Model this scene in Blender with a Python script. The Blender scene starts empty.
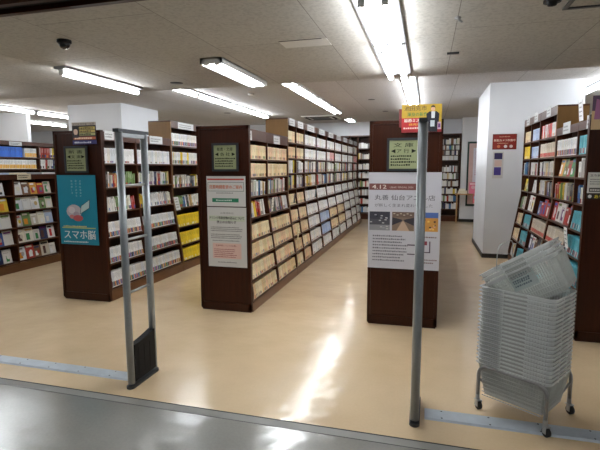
import bpy, math, random
from mathutils import Vector, Matrix

# ---------------------------------------------------------------- camera, light, exposure
S = bpy.context.scene
COL = S.collection
CAM_R = ((0.96353, 0.02996, -0.26538), (0.26670, -0.12075, 0.95615), (-0.00340, -0.99223, -0.12436))
cd = bpy.data.cameras.new('camera'); cam = bpy.data.objects.new('camera', cd); COL.objects.link(cam)
cd.sensor_width = 36.0; cd.lens = 455.0 / 600.0 * 36.0; cd.clip_start = 0.05; cd.clip_end = 100
_c = [Vector((CAM_R[i][0], -CAM_R[i][1], -CAM_R[i][2])) for i in range(3)]
m3 = Matrix(((_c[0].x, _c[0].y, _c[0].z), (_c[1].x, _c[1].y, _c[1].z), (_c[2].x, _c[2].y, _c[2].z)))
cam.rotation_mode = 'QUATERNION'; cam.rotation_quaternion = m3.to_quaternion(); cam.location = (0, 0, 1.5)
S.camera = cam
S.view_settings.view_transform = 'Standard'; S.view_settings.look = 'None'
S.view_settings.gamma = 1.0; S.view_settings.use_curve_mapping = False
S.view_settings.exposure = 1.2
W = bpy.data.worlds.new('world'); S.world = W; W.use_nodes = True
W.node_tree.nodes['Background'].inputs[0].default_value = (0.85, 0.9, 1.0, 1)
W.node_tree.nodes['Background'].inputs[1].default_value = 0.25
S.cycles.use_denoising = True
S.cycles.max_bounces = 8
S.cycles.sample_clamp_indirect = 6.0
TUBE_POWER = 15.0
CORR_POWER = 8.0
REAR_POWER = 22.0

# ---------------------------------------------------------------- helpers
def lin(c):
    return tuple((v / 12.92 if v <= 0.04045 else ((v + 0.055) / 1.055) ** 2.4) for v in c)
def rgb(r, g, b):
    return lin((r / 255.0, g / 255.0, b / 255.0))
def project(p):
    d = (p[0], p[1], p[2] - 1.5)
    v = [sum(CAM_R[i][j] * d[i] for i in range(3)) for j in range(3)]
    if v[2] < 0.05: return None
    return (300 + 455 * v[0] / v[2], 225 + 455 * v[1] / v[2])

def mat(name, color=(0.5, 0.5, 0.5), rough=0.5, metal=0.0, attr=False, emis=None, power=0.0, alpha=1.0,
        noise=0.0, nscale=20.0, stretch=(1, 1, 1), bump=0.0, bscale=200.0, spec=0.5, coat=0.0):
    m = bpy.data.materials.new(name); m.use_nodes = True
    nt = m.node_tree; b = nt.nodes['Principled BSDF']; N = nt.nodes.new; L = nt.links.new
    b.inputs['Base Color'].default_value = (*color, 1); b.inputs['Roughness'].default_value = rough
    b.inputs['Metallic'].default_value = metal; b.inputs['Specular IOR Level'].default_value = spec
    b.inputs['Coat Weight'].default_value = coat
    b.inputs['Alpha'].default_value = alpha
    if emis:
        b.inputs['Emission Color'].default_value = (*emis, 1); b.inputs['Emission Strength'].default_value = power
    src = None
    if attr:
        a = N('ShaderNodeAttribute'); a.attribute_name = 'Col'; src = a.outputs['Color']
        L(src, b.inputs['Base Color'])
    tc = None
    if noise or bump:
        tc = N('ShaderNodeTexCoord'); mp = N('ShaderNodeMapping'); L(tc.outputs['Object'], mp.inputs[0])
        mp.inputs['Scale'].default_value = stretch
    if noise:
        n = N('ShaderNodeTexNoise'); n.inputs['Scale'].default_value = nscale; n.inputs['Detail'].default_value = 5
        L(mp.outputs[0], n.inputs['Vector'])
        r = N('ShaderNodeMapRange'); r.inputs[1].default_value = 0.3; r.inputs[2].default_value = 0.7
        r.inputs[3].default_value = 1 - noise; r.inputs[4].default_value = 1 + noise
        L(n.outputs[0], r.inputs[0])
        mx = N('ShaderNodeVectorMath'); mx.operation = 'SCALE'
        if src: L(src, mx.inputs[0])
        else: mx.inputs[0].default_value = color
        L(r.outputs[0], mx.inputs['Scale']); L(mx.outputs[0], b.inputs['Base Color'])
    if bump:
        n2 = N('ShaderNodeTexNoise'); n2.inputs['Scale'].default_value = bscale; n2.inputs['Detail'].default_value = 3
        L(tc.outputs['Object'], n2.inputs['Vector'])
        bp = N('ShaderNodeBump'); bp.inputs['Strength'].default_value = bump; bp.inputs['Distance'].default_value = 0.01
        L(n2.outputs[0], bp.inputs['Height']); L(bp.outputs[0], b.inputs['Normal'])
    return m

M = {}
M['print'] = mat('printed_paper', attr=True, rough=0.45)
M['book'] = mat('book_covers', attr=True, rough=0.4)
M['wood'] = mat('dark_wood_laminate', rgb(72, 36, 17), 0.33, noise=0.18, nscale=6, stretch=(6, 6, 0.6))
M['panel'] = mat('backlit_panel_laminate', rgb(56, 24, 8), 0.35, noise=0.2, nscale=6, stretch=(8, 8, 0.5), spec=0.25)  # darker than the wood: backlit shade of the end panels put into the colour
M['shelf'] = mat('shelf_wood', rgb(76, 44, 26), 0.4, noise=0.15, nscale=8, stretch=(1, 1, 1))
M['lit_side'] = mat('lit_side_laminate', rgb(126, 92, 48), 0.45, noise=0.08, nscale=6, stretch=(6, 6, 0.6))  # lamplight on the tall units' near sides put into a lighter colour
M['plinth'] = mat('bounce_lit_plinth', rgb(106, 70, 42), 0.3, noise=0.1, nscale=6, stretch=(1, 1, 4))  # lighter than the wood: reflected light put into the plinth colour
M['core'] = mat('back_board', rgb(58, 34, 22), 0.6, noise=0.1)
M['black'] = mat('black_plastic', (0.010, 0.010, 0.011), 0.6, noise=0.1, spec=0.2)
M['rubber'] = mat('black_rubber', (0.02, 0.02, 0.02), 0.7, noise=0.1)
M['darkmetal'] = mat('dark_metal', (0.05, 0.055, 0.06), 0.4, 0.6, noise=0.1)
M['steel'] = mat('brushed_steel', (0.45, 0.46, 0.47), 0.32, 0.85, noise=0.06, nscale=30, stretch=(1, 1, 0.1))
M['alu'] = mat('aluminium_plate', (0.50, 0.56, 0.62), 0.42, 0.35, noise=0.08, nscale=12)
M['post'] = mat('grey_metal_paint', (0.36, 0.39, 0.41), 0.35, 0.55, noise=0.05)
M['chrome'] = mat('chrome_tube', (0.33, 0.33, 0.33), 0.3, 0.85, noise=0.06)
M['whitepaint'] = mat('white_painted_metal', (0.7, 0.7, 0.68), 0.4, noise=0.03)
M['lamphouse'] = mat('dimmed_lamp_housing', (0.30, 0.31, 0.33), 0.4, noise=0.03)  # white housing darkened in colour to tone down the tube glare
M['wall'] = mat('white_wall_paint', rgb(222, 224, 228), 0.7, noise=0.02, nscale=3, bump=0.05, bscale=120)
M['base'] = mat('black_skirting', (0.015, 0.014, 0.013), 0.5, noise=0.1)
M['tube_l'] = mat('far_left_tube', (0.9, 0.9, 0.9), 0.5, emis=(0.92, 0.965, 1.0), power=20.0, noise=0.01)
M['tube'] = mat('fluorescent_tube', (0.9, 0.9, 0.9), 0.5, emis=(0.96, 0.98, 1.0), power=TUBE_POWER, noise=0.01)
M['tube_r'] = mat('rear_fluorescent_tube', (0.9, 0.9, 0.9), 0.5, emis=(0.92, 0.965, 1.0), power=REAR_POWER, noise=0.01)
M['tube_c'] = mat('added_corridor_tube', (0.9, 0.9, 0.9), 0.5, emis=(0.93, 0.97, 1.0), power=CORR_POWER, noise=0.01)
M['plastic'] = mat('clear_grey_plastic', (0.80, 0.82, 0.78), 0.25, alpha=0.5, noise=0.04)
M['plasticrim'] = mat('rim_plastic', (0.84, 0.86, 0.85), 0.2, alpha=0.8, noise=0.04)
M['clearcard'] = mat('label_plastic', (0.66, 0.74, 0.72), 0.25, alpha=0.75, noise=0.04)
M['glass'] = mat('dark_dome', (0.01, 0.01, 0.012), 0.08, coat=0.5, noise=0.05)
M['signface'] = mat('sign_face', attr=True, rough=0.25)
M['tablewood'] = mat('light_wood', rgb(190, 150, 100), 0.45, noise=0.1)

def floor_mat(name, c1, c2, rough, wave, cw, cr):
    m = bpy.data.materials.new(name); m.use_nodes = True
    nt = m.node_tree; b = nt.nodes['Principled BSDF']; N = nt.nodes.new; L = nt.links.new
    tc = N('ShaderNodeTexCoord')
    n = N('ShaderNodeTexNoise'); n.inputs['Scale'].default_value = 0.9; n.inputs['Detail'].default_value = 6
    L(tc.outputs['Object'], n.inputs['Vector'])
    n3 = N('ShaderNodeTexNoise'); n3.inputs['Scale'].default_value = 60; n3.inputs['Detail'].default_value = 3
    L(tc.outputs['Object'], n3.inputs['Vector'])
    ad = N('ShaderNodeMath'); ad.operation = 'MULTIPLY_ADD'; L(n3.outputs[0], ad.inputs[0]); ad.inputs[1].default_value = 0.25; L(n.outputs[0], ad.inputs[2])
    r = N('ShaderNodeValToRGB'); r.color_ramp.elements[0].position = 0.42; r.color_ramp.elements[1].position = 0.82
    r.color_ramp.elements[0].color = (*c1, 1); r.color_ramp.elements[1].color = (*c2, 1)
    L(ad.outputs[0], r.inputs[0]); L(r.outputs[0], b.inputs['Base Color'])
    rr = N('ShaderNodeMapRange'); rr.inputs[1].default_value = 0.3; rr.inputs[2].default_value = 0.7
    rr.inputs[3].default_value = rough * 0.75; rr.inputs[4].default_value = rough * 1.35
    L(n.outputs[0], rr.inputs[0]); L(rr.outputs[0], b.inputs['Roughness'])
    n2 = N('ShaderNodeTexNoise'); n2.inputs['Scale'].default_value = 3.5; n2.inputs['Detail'].default_value = 2
    L(tc.outputs['Object'], n2.inputs['Vector'])
    bp = N('ShaderNodeBump'); bp.inputs['Strength'].default_value = wave; bp.inputs['Distance'].default_value = 0.02
    L(n2.outputs[0], bp.inputs['Height']); L(bp.outputs[0], b.inputs['Normal'])
    b.inputs['Specular IOR Level'].default_value = 0.5
    b.inputs['Coat Weight'].default_value = cw; b.inputs['Coat Roughness'].default_value = cr; b.inputs['Coat IOR'].default_value = 1.6
    L(bp.outputs[0], b.inputs['Coat Normal'])
    return m
M['floor'] = floor_mat('beige_vinyl_floor', rgb(212, 186, 150), rgb(226, 201, 164), 0.19, 0.4, 0.32, 0.17)
M['cfloor'] = floor_mat('grey_corridor_floor', rgb(128, 127, 122), rgb(150, 149, 143), 0.19, 0.35, 0.6, 0.2)
M['strip'] = mat('grey_threshold', rgb(136, 136, 131), 0.4, noise=0.08, nscale=8)

def ceil_mat(name, c, tile):
    m = bpy.data.materials.new(name); m.use_nodes = True
    nt = m.node_tree; b = nt.nodes['Principled BSDF']; N = nt.nodes.new; L = nt.links.new
    tc = N('ShaderNodeTexCoord')
    v = N('ShaderNodeTexNoise'); v.inputs['Scale'].default_value = 45; v.inputs['Detail'].default_value = 4
    L(tc.outputs['Object'], v.inputs['Vector'])
    r = N('ShaderNodeValToRGB'); r.color_ramp.elements[0].position = 0.35; r.color_ramp.elements[1].position = 0.55
    r.color_ramp.elements[0].color = (c[0] * 0.82, c[1] * 0.82, c[2] * 0.82, 1); r.color_ramp.elements[1].color = (*c, 1)
    L(v.outputs[0], r.inputs[0])
    bk = N('ShaderNodeTexBrick'); bk.offset = 0.5; bk.inputs['Scale'].default_value = 1.0
    bk.inputs['Brick Width'].default_value = tile[1]; bk.inputs['Row Height'].default_value = tile[0]
    bk.inputs['Mortar Size'].default_value = 0.003; bk.inputs['Color1'].default_value = (1, 1, 1, 1)
    bk.inputs['Color2'].default_value = (0.93, 0.93, 0.93, 1); bk.inputs['Mortar'].default_value = (0.45, 0.44, 0.42, 1)
    mp = N('ShaderNodeMapping'); mp.inputs['Rotation'].default_value = (0, 0, math.pi / 2); mp.inputs['Location'].default_value = (0.0, tile[2], 0)
    L(tc.outputs['Object'], mp.inputs[0]); L(mp.outputs[0], bk.inputs['Vector'])
    mx = N('ShaderNodeVectorMath'); mx.operation = 'MULTIPLY'
    L(r.outputs[0], mx.inputs[0]); L(bk.outputs['Color'], mx.inputs[1]); L(mx.outputs[0], b.inputs['Base Color'])
    b.inputs['Roughness'].default_value = 0.9
    bp = N('ShaderNodeBump'); bp.inputs['Strength'].default_value = 0.25; bp.inputs['Distance'].default_value = 0.004
    L(v.outputs[0], bp.inputs['Height']); L(bp.outputs[0], b.inputs['Normal'])
    return m
M['ceil'] = ceil_mat('rockwool_ceiling', rgb(194, 192, 186), (0.95, 1.82, 0.78))
M['ceil2'] = ceil_mat('rear_ceiling', rgb(206, 204, 202), (0.91, 1.82, 0.5))

class MB:
    def __init__(s): s.v = []; s.f = []; s.mi = []; s.c = []
    def poly(s, pts, col=(0.8, 0.8, 0.8), mi=0):
        n = len(s.v); s.v += [tuple(p) for p in pts]; s.f.append(tuple(range(n, n + len(pts)))); s.mi.append(mi); s.c.append(col)
    def hexa(s, p, col=(0.8, 0.8, 0.8), mi=0, cols=None):
        n = len(s.v); s.v += [tuple(q) for q in p]
        for k, f in enumerate(((0, 3, 2, 1), (4, 5, 6, 7), (0, 1, 5, 4), (1, 2, 6, 5), (2, 3, 7, 6), (3, 0, 4, 7))):
            s.f.append(tuple(n + i for i in f)); s.mi.append(mi); s.c.append(cols[k] if cols else col)
    def box(s, a, b, col=(0.8, 0.8, 0.8), mi=0):
        x0, y0, z0 = a; x1, y1, z1 = b
        if x0 > x1: x0, x1 = x1, x0
        if y0 > y1: y0, y1 = y1, y0
        if z0 > z1: z0, z1 = z1, z0
        s.hexa([(x0, y0, z0), (x1, y0, z0), (x1, y1, z0), (x0, y1, z0), (x0, y0, z1), (x1, y0, z1), (x1, y1, z1), (x0, y1, z1)], col, mi)
    def obox(s, o, u, v, w, col=(0.8, 0.8, 0.8), mi=0):
        o, u, v, w = map(Vector, (o, u, v, w))
        if u.cross(v).dot(w) < 0: o = o + w; w = -w
        s.hexa([o, o + u, o + u + v, o + v, o + w, o + u + w, o + u + v + w, o + v + w], col, mi)
    def prism(s, poly, y0, y1, col=(0.8, 0.8, 0.8), mi=0):      # poly in (x,z), extruded along y
        n = len(poly); b = len(s.v)
        s.v += [(x, y0, z) for x, z in poly] + [(x, y1, z) for x, z in poly]
        s.f.append(tuple(b + i for i in range(n))); s.f.append(tuple(b + n + i for i in reversed(range(n))))
        for i in range(n):
            j = (i + 1) % n; s.f.append((b + i, b + n + i, b + n + j, b + j))
        s.mi += [mi] * (n + 2); s.c += [col] * (n + 2)
    def tube(s, pts, r, n=8, col=(0.8, 0.8, 0.8), mi=0, ry=None):
        pts = [Vector(p) for p in pts]; b = len(s.v); prev = None
        for i, p in enumerate(pts):
            a = pts[max(i - 1, 0)]; c = pts[min(i + 1, len(pts) - 1)]; t = (c - a).normalized()
            if prev is None:
                up = Vector((0, 0, 1)) if abs(t.z) < 0.9 else Vector((1, 0, 0))
            else: up = prev
            x = t.cross(up).normalized(); y = x.cross(t).normalized(); prev = y
            rr = r[i] if isinstance(r, (list, tuple)) else r
            for k in range(n):
                an = 2 * math.pi * k / n
                s.v.append(tuple(p + x * math.cos(an) * rr + y * math.sin(an) * (ry or rr)))
        for i in range(len(pts) - 1):
            for k in range(n):
                k2 = (k + 1) % n
                s.f.append((b + i * n + k, b + i * n + k2, b + (i + 1) * n + k2, b + (i + 1) * n + k)); s.mi.append(mi); s.c.append(col)
        s.f.append(tuple(b + k for k in reversed(range(n)))); s.mi.append(mi); s.c.append(col)
        e = b + (len(pts) - 1) * n
        s.f.append(tuple(e + k for k in range(n))); s.mi.append(mi); s.c.append(col)
    def lathe(s, prof, c, n=20, col=(0.8, 0.8, 0.8), mi=0):      # prof (r,z)
        b = len(s.v)
        for r, z in prof:
            for k in range(n):
                a = 2 * math.pi * k / n; s.v.append((c[0] + r * math.cos(a), c[1] + r * math.sin(a), c[2] + z))
        for i in range(len(prof) - 1):
            for k in range(n):
                k2 = (k + 1) % n; s.f.append((b + i * n + k, b + i * n + k2, b + (i + 1) * n + k2, b + (i + 1) * n + k)); s.mi.append(mi); s.c.append(col)
    def build(s, name, mats, parent=None, origin=None, smooth=False):
        o3 = Vector(origin) if origin is not None else (Vector(parent['_o']) if parent is not None and '_o' in parent else Vector((0, 0, 0)))
        me = bpy.data.meshes.new(name); me.from_pydata([tuple(Vector(p) - o3) for p in s.v], [], s.f)
        if not isinstance(mats, (list, tuple)): mats = [mats]
        for m in mats: me.materials.append(m)
        me.polygons.foreach_set('material_index', s.mi)
        if smooth: me.polygons.foreach_set('use_smooth', [True] * len(s.f))
        ca = me.color_attributes.new('Col', 'FLOAT_COLOR', 'CORNER')
        arr = []
        for f, c in zip(s.f, s.c): arr += [c[0], c[1], c[2], 1.0] * len(f)
        ca.data.foreach_set('color', arr)
        me.update()
        o = bpy.data.objects.new(name, me); COL.objects.link(o)
        if parent is not None:
            o.parent = parent
        else: o.location = o3
        return o

def tag(o, label=None, cat=None, group=None, kind=None):
    if label: o['label'] = label
    if cat: o['category'] = cat
    if group: o['group'] = group
    if kind: o['kind'] = kind
    return o
EMP = []
def thing(name, loc, label, cat, group=None):
    o = bpy.data.objects.new(name, None); COL.objects.link(o); o.location = loc; o['_o'] = tuple(loc)
    o.empty_display_size = 0.1
    EMP.append(o)
    return tag(o, label, cat, group)
def struct(o):
    o['kind'] = 'structure'; return o

_tc = {}
def text_polys(body, size):
    key = body
    if key not in _tc:
        cu = bpy.data.curves.new('t', 'FONT'); cu.body = body; cu.size = 1.0; cu.resolution_u = 2
        cu.align_x = 'LEFT'
        ob = bpy.data.objects.new('t', cu); COL.objects.link(ob)
        dg = bpy.context.evaluated_depsgraph_get(); dg.update()
        me = bpy.data.meshes.new_from_object(ob.evaluated_get(dg))
        vs = [tuple(v.co) for v in me.vertices]; fs = [tuple(p.vertices) for p in me.polygons]
        _tc[key] = (vs, fs)
        bpy.data.objects.remove(ob); bpy.data.curves.remove(cu); bpy.data.meshes.remove(me)
    return _tc[key]
class Sheet:
    """prints on a flat sheet: origin o (lower left), unit vectors u (right), w (up), n (towards the viewer)"""
    def __init__(s, mb, o, u=(1, 0, 0), w=(0, 0, 1), n=(0, -1, 0)):
        s.mb = mb; s.o = Vector(o); s.u = Vector(u); s.w = Vector(w); s.n = Vector(n); s.lv = 0
    def base(s, W, H, col, t=0.002, mi=0):
        s.mb.obox(s.o, s.u * W, s.w * H, -s.n * t, col, mi)
    def P(s, x, y, k): return s.o + s.u * x + s.w * y + s.n * (0.0005 * k)
    def rect(s, x0, y0, x1, y1, col, k=1):
        s.mb.poly([s.P(x0, y0, k), s.P(x1, y0, k), s.P(x1, y1, k), s.P(x0, y1, k)], col)
    def shape(s, pts, col, k=1): s.mb.poly([s.P(x, y, k) for x, y in pts], col)
    def disc(s, cx, cy, rx, ry, col, k=1, n=14):
        s.shape([(cx + rx * math.cos(2 * math.pi * i / n), cy + ry * math.sin(2 * math.pi * i / n)) for i in range(n)], col, k)
    def frame(s, x0, y0, x1, y1, t, col, k=1):
        s.rect(x0, y0, x1, y0 + t, col, k); s.rect(x0, y1 - t, x1, y1, col, k); s.rect(x0, y0, x0 + t, y1, col, k); s.rect(x1 - t, y0, x1, y1, col, k)
    def text(s, body, x, y, h, col, k=2, width=None, bold=0.0):
        vs, fs = text_polys(body, h)
        if not vs: return
        x0 = min(v[0] for v in vs); x1 = max(v[0] for v in vs); y0 = min(v[1] for v in vs); y1 = max(v[1] for v in vs)
        sy = h / max(y1 - y0, 1e-4); sx = (width / max(x1 - x0, 1e-4)) if width else sy
        for dx in ((0, bold) if bold else (0,)):
            b = len(s.mb.v)
            s.mb.v += [tuple(s.P(x + dx + (v[0] - x0) * sx, y + (v[1] - y0) * sy, k + (dx > 0) * 0.2)) for v in vs]
            for f in fs: s.mb.f.append(tuple(b + i for i in f)); s.mb.mi.append(0); s.mb.c.append(col)
    def lines(s, x, y, w, n, pitch, t, col, seed=1, k=1):
        rd = random.Random(seed)
        for i in range(n):
            yy = y - i * pitch; xx = x; e = x + w * rd.uniform(0.75, 1.0)
            while xx < e:
                l = rd.uniform(0.5, 1.1) * t * 1.1
                s.rect(xx, yy, min(xx + l, e), yy + t * rd.uniform(0.7, 1.0), col, k); xx += l + t * 0.35

# ---------------------------------------------------------------- the room shell
def slab(name, a, b, m):
    mb = MB(); mb.box(a, b); return struct(mb.build(name, m))
slab('floor', (-14, 2.44, -0.1), (5, 13.8, 0.0), M['floor'])
slab('floor_corridor', (-14, -6, -0.1), (5, 2.363, -0.001), M['cfloor'])
mb = MB(); mb.box((-14, 2.368, -0.1), (5, 2.432, -0.0005)); struct(mb.build('trim_1', M['strip']))
mb = MB(); mb.box((-14, 2.432, -0.1), (5, 2.44, 0.001)); mb.box((-14, 2.363, -0.1), (5, 2.368, -0.0003)); struct(mb.build('trim_2', M['base']))
slab('ceiling', (-14, 2.50, 2.5), (5, 5.36, 2.62), M['ceil'])
slab('ceiling_rear', (-14, 5.30, 2.84), (5, 13.8, 2.95), M['ceil2'])
slab('ceiling_corridor', (-14, -6, 2.55), (5, 2.32, 2.65), M['ceil2'])
slab('ceiling_step', (-14, 5.30, 2.62), (5, 5.36, 2.84), M['wall'])
mb = MB(); mb.box((-14, 2.32, 2.49), (5, 2.36, 2.6)); mb.box((-14, 2.46, 2.49), (5, 2.5, 2.6)); mb.box((-14, 2.36, 2.52), (5, 2.46, 2.6), mi=1)
struct(mb.build('trim_3', [M['panel'], M['black']]))
slab('wall_back', (-14, 13.65, 0), (5, 13.8, 2.9), M['wall'])
slab('wall_left', (-14.1, -6, 0), (-14, 13.8, 2.9), M['wall'])
slab('wall_right', (5, -6, 0), (5.1, 13.8, 2.9), M['wall'])
slab('wall_corridor', (-14, -6.1, 0), (5, -6, 2.9), M['wall'])
slab('wall_pillar_right', (0.94, 8.05, 0), (2.30, 9.75, 2.86), M['wall'])
mb = MB(); mb.box((0.925, 8.035, 0), (2.315, 9.765, 0.07)); struct(mb.build('baseboard_pillar', M['base']))
slab('wall_pillar_left', (-7.42, 8.25, 0), (-6.1, 9.6, 2.86), M['wall'])
slab('wall_pillar_far', (-12.5, 8.9, 0), (-9.2, 9.0, 2.86), M['wall'])
slab('wall_column_back', (0.90, 13.3, 0), (1.06, 13.66, 2.86), M['wall'])
mb = MB(); mb.box((0.885, 13.285, 0), (5, 13.3, 0.08)); struct(mb.build('baseboard_back', M['base']))
slab('wall_back_recess', (1.06, 13.3, 0), (5, 13.66, 2.86), M['wall'])

# ---------------------------------------------------------------- ceiling lamps
def lamp(x, y0, y1, z, kind, label, cat, group=None, power='tube'):
    yc = (y0 + y1) / 2
    if 2.8395 < z < 2.841: power = 'tube_r'
    t = thing('ceiling_lamp', (x, yc, z), label, cat, group)
    mb = MB()
    if kind == 'trough':
        w = 0.11
        mb.box((x - w, y0, z - 0.012), (x + w, y1, z))
        mb.prism([(x - w, z), (x - w, z - 0.055), (x - w + 0.006, z - 0.055), (x - w + 0.04, z - 0.012)], y0, y1)
        mb.prism([(x + w - 0.04, z - 0.012), (x + w - 0.006, z - 0.055), (x + w, z - 0.055), (x + w, z)], y0, y1)
        mb.box((x - w, y0, z - 0.055), (x + w, y0 + 0.01, z)); mb.box((x - w, y1 - 0.01, z - 0.055), (x + w, y1, z))
        mb.build('housing', M['whitepaint'], t)
        xs = (-0.055, 0.055); tz = z - 0.04; r = 0.018
    else:
        q = 0.067 if kind == 'wide' or power == 'tube_r' else 0.05
        mb.prism([(x - q, z), (x - q, z - 0.022), (x - 0.03, z - 0.032), (x + 0.03, z - 0.032), (x + q, z - 0.022), (x + q, z)], y0, y1)
        mb.build('housing', M['lamphouse'], t)
        xs = (0,); tz = z - 0.058; r = 0.022
        if kind == 'wide': r = 0.026; tz = z - 0.062
    for dx in xs:
        mb = MB(); mb.tube([(x + dx, y0 + 0.035, tz), (x + dx, y1 - 0.035, tz)], r, 8); mb.build('lamp_tube', M[power], t, smooth=True)
        for yy in (y0 + 0.01, y1 - 0.035):
            mb = MB(); mb.box((x + dx - 0.02, yy, tz - 0.022), (x + dx + 0.02, yy + 0.025, z - 0.01)); mb.build('socket', M['whitepaint'], t)
    return t
_o = ['nearest', 'second', 'third', 'fourth', 'fifth', 'sixth']
G1 = 'double row of bare tube lamps above the central aisle'
for k, (a, b) in enumerate(((1.6, 2.70), (2.72, 3.83), (3.85, 5.05))):
    if k == 0: continue
    for s, x in (('left', -0.392), ('right', -0.257)):
        lamp(x, a, b, 2.5, 'wide', '%s bare tube lamp on the front ceiling, %s of the bright central pair' % (['', 'near', 'far'][k], s), 'ceiling lamp', G1)
for k, (a, b) in enumerate(((6.0, 7.22), (7.26, 8.48), (8.52, 9.74), (9.78, 11.0))):
    for s, x in (('left', -0.375), ('right', -0.240)):
        lamp(x, a, b, 2.838, 'bare', '%s bare tube lamp beyond the ceiling step, %s row over the yellow advert' % (_o[k], s), 'ceiling lamp', G1)
lamp(-1.93, 3.93, 5.15, 2.5, 'trough', 'white box fluorescent lamp on the front ceiling above the left aisle', 'ceiling lamp')
lamp(-3.50, 3.82, 5.10, 2.5, 'wide', 'single bare tube lamp on the front ceiling near the dome camera', 'ceiling lamp')
for k, y in enumerate((5.98, 7.24, 8.5, 9.76)):
    lamp(-2.10, y, y + 1.22, 2.84, 'trough', '%s twin trough lamp of the rear ceiling row above the middle bookcases' % _o[k], 'ceiling lamp', 'trough lamps on the rear ceiling')
lamp(-2.08, 12.3, 13.1, 2.84, 'trough', 'small trough lamp on the rear ceiling close to the back wall', 'ceiling lamp')
for k, y in enumerate((6.3, 7.55, 8.8, 10.05)):
    lamp(-3.98, y, y + 1.22, 2.84, 'wide', '%s tube lamp of the rear row between left and middle bookcases' % _o[k], 'ceiling lamp', 'tube lamps on the rear ceiling, left row')
for y, x in ((6.05, -8.75), (5.42, -7.0), (5.42, -6.4)): lamp(x, y, y + (1.3 if x < -8 else 0.6), 2.84, 'wide', 'added unseen tube lamp on the rear ceiling outside the left frame edge', 'ceiling lamp', 'added rear ceiling lamps outside the frame')  # unseen lamps added to brighten the left; outermost one extends the seen row
for k, y in enumerate((7.4, 8.75)):
    lamp(-8.75, y, y + 1.3, 2.839, 'wide', '%s tube lamp high at the far left before the white wall' % ['near', 'far'][k], 'ceiling lamp', 'far left tube lamps')
lamp(-10.7, 10.4, 11.8, 2.845, 'bare', 'small tube lamp in the far left recess below the long lamp', 'ceiling lamp', None, 'tube_l')
for x, y in ((2.62, 5.5), (1.9, 5.45)): lamp(x, y, y + 1.2, 2.84, 'wide', 'added unseen tube lamp on the rear ceiling outside the right frame edge', 'ceiling lamp', 'added right hand lamps outside the frame')  # unseen fixtures put in to lift the brightness of the white pillar
for k, y in enumerate((7.0, 8.3)):
    lamp(2.62, y, y + 1.25, 2.84, 'wide', '%s tube lamp right of the white pillar at the frame edge' % ['near', 'far'][k], 'ceiling lamp', 'right hand tube lamps')
for k, (x, y) in enumerate(((-3.6, 0.6), (-0.6, 0.6), (2.2, 0.6), (-3.6, -1.6), (-0.6, -1.6), (2.2, -1.6), (-7.0, -0.5), (-7, 4.1))):
    if k == 7: lamp(x, y, y + 1.2, 2.5, 'bare', 'added unseen tube lamp on the front ceiling outside the left frame edge', 'ceiling lamp')  # extra lamp out of view, added for brightness on the left
    else: lamp(x, y, y + 1.2, 2.55, 'trough', 'added unseen corridor trough lamp behind the camera', 'ceiling lamp', 'added corridor lamps behind the camera', 'tube_c')  # corridor fixtures out of view, added for their light
for k, (x, a, b) in enumerate(((-5.6, 2.7, 3.9), (-5.75, 3.95, 4.9), (-7.4, 2.7, 3.9), (-7.4, 3.95, 5.15), (-9.2, 3.9, 5.1))):  # lamps added out of view to brighten floor and pillar at left
    lamp(x, a, b, 2.5, 'wide', 'added unseen tube lamp on the front ceiling outside the frame', 'ceiling lamp', 'added front ceiling lamps outside the frame', 'tube_r')
for y in (5.5,): lamp(-7.6, y, y + 1.1, 2.84, 'wide', 'added unseen tube lamp on the rear ceiling outside the left frame edge', 'ceiling lamp', 'added rear ceiling lamps outside the frame')  # another unseen lamp added for brightness at the rear left

# ---------------------------------------------------------------- bookcases
class Prof:
    def __init__(s, cx, half, dtop, zb=1.1, zs=0.2, ledge=None):
        s.cx = cx; s.half = half; s.dtop = dtop; s.zb = zb; s.zs = zs; s.ledge = ledge
    def d(s, z):
        if s.ledge: return s.dtop if z > s.ledge + 1e-6 else s.half
        if z >= s.zb: return s.dtop
        if z <= s.zs: return s.half
        return s.half + (s.dtop - s.half) * (z - s.zs) / (s.zb - s.zs)
    def tilt(s, z):
        if s.ledge or z >= s.zb - 0.05: return 0.0
        return math.atan((s.half - s.dtop) / (s.zb - s.zs))
    def poly(s, z0, z1, inset=0.0):
        if s.ledge: zz = [z0, s.ledge, s.ledge + 1e-5, z1]
        else: zz = [z0, s.zs, s.zb, z1]
        zz = [z for z in zz if z0 <= z <= z1]
        L = [(s.cx - s.d(z) + inset, z) for z in zz]; R = [(s.cx + s.d(z) - inset, z) for z in reversed(zz)]
        return L + R

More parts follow.
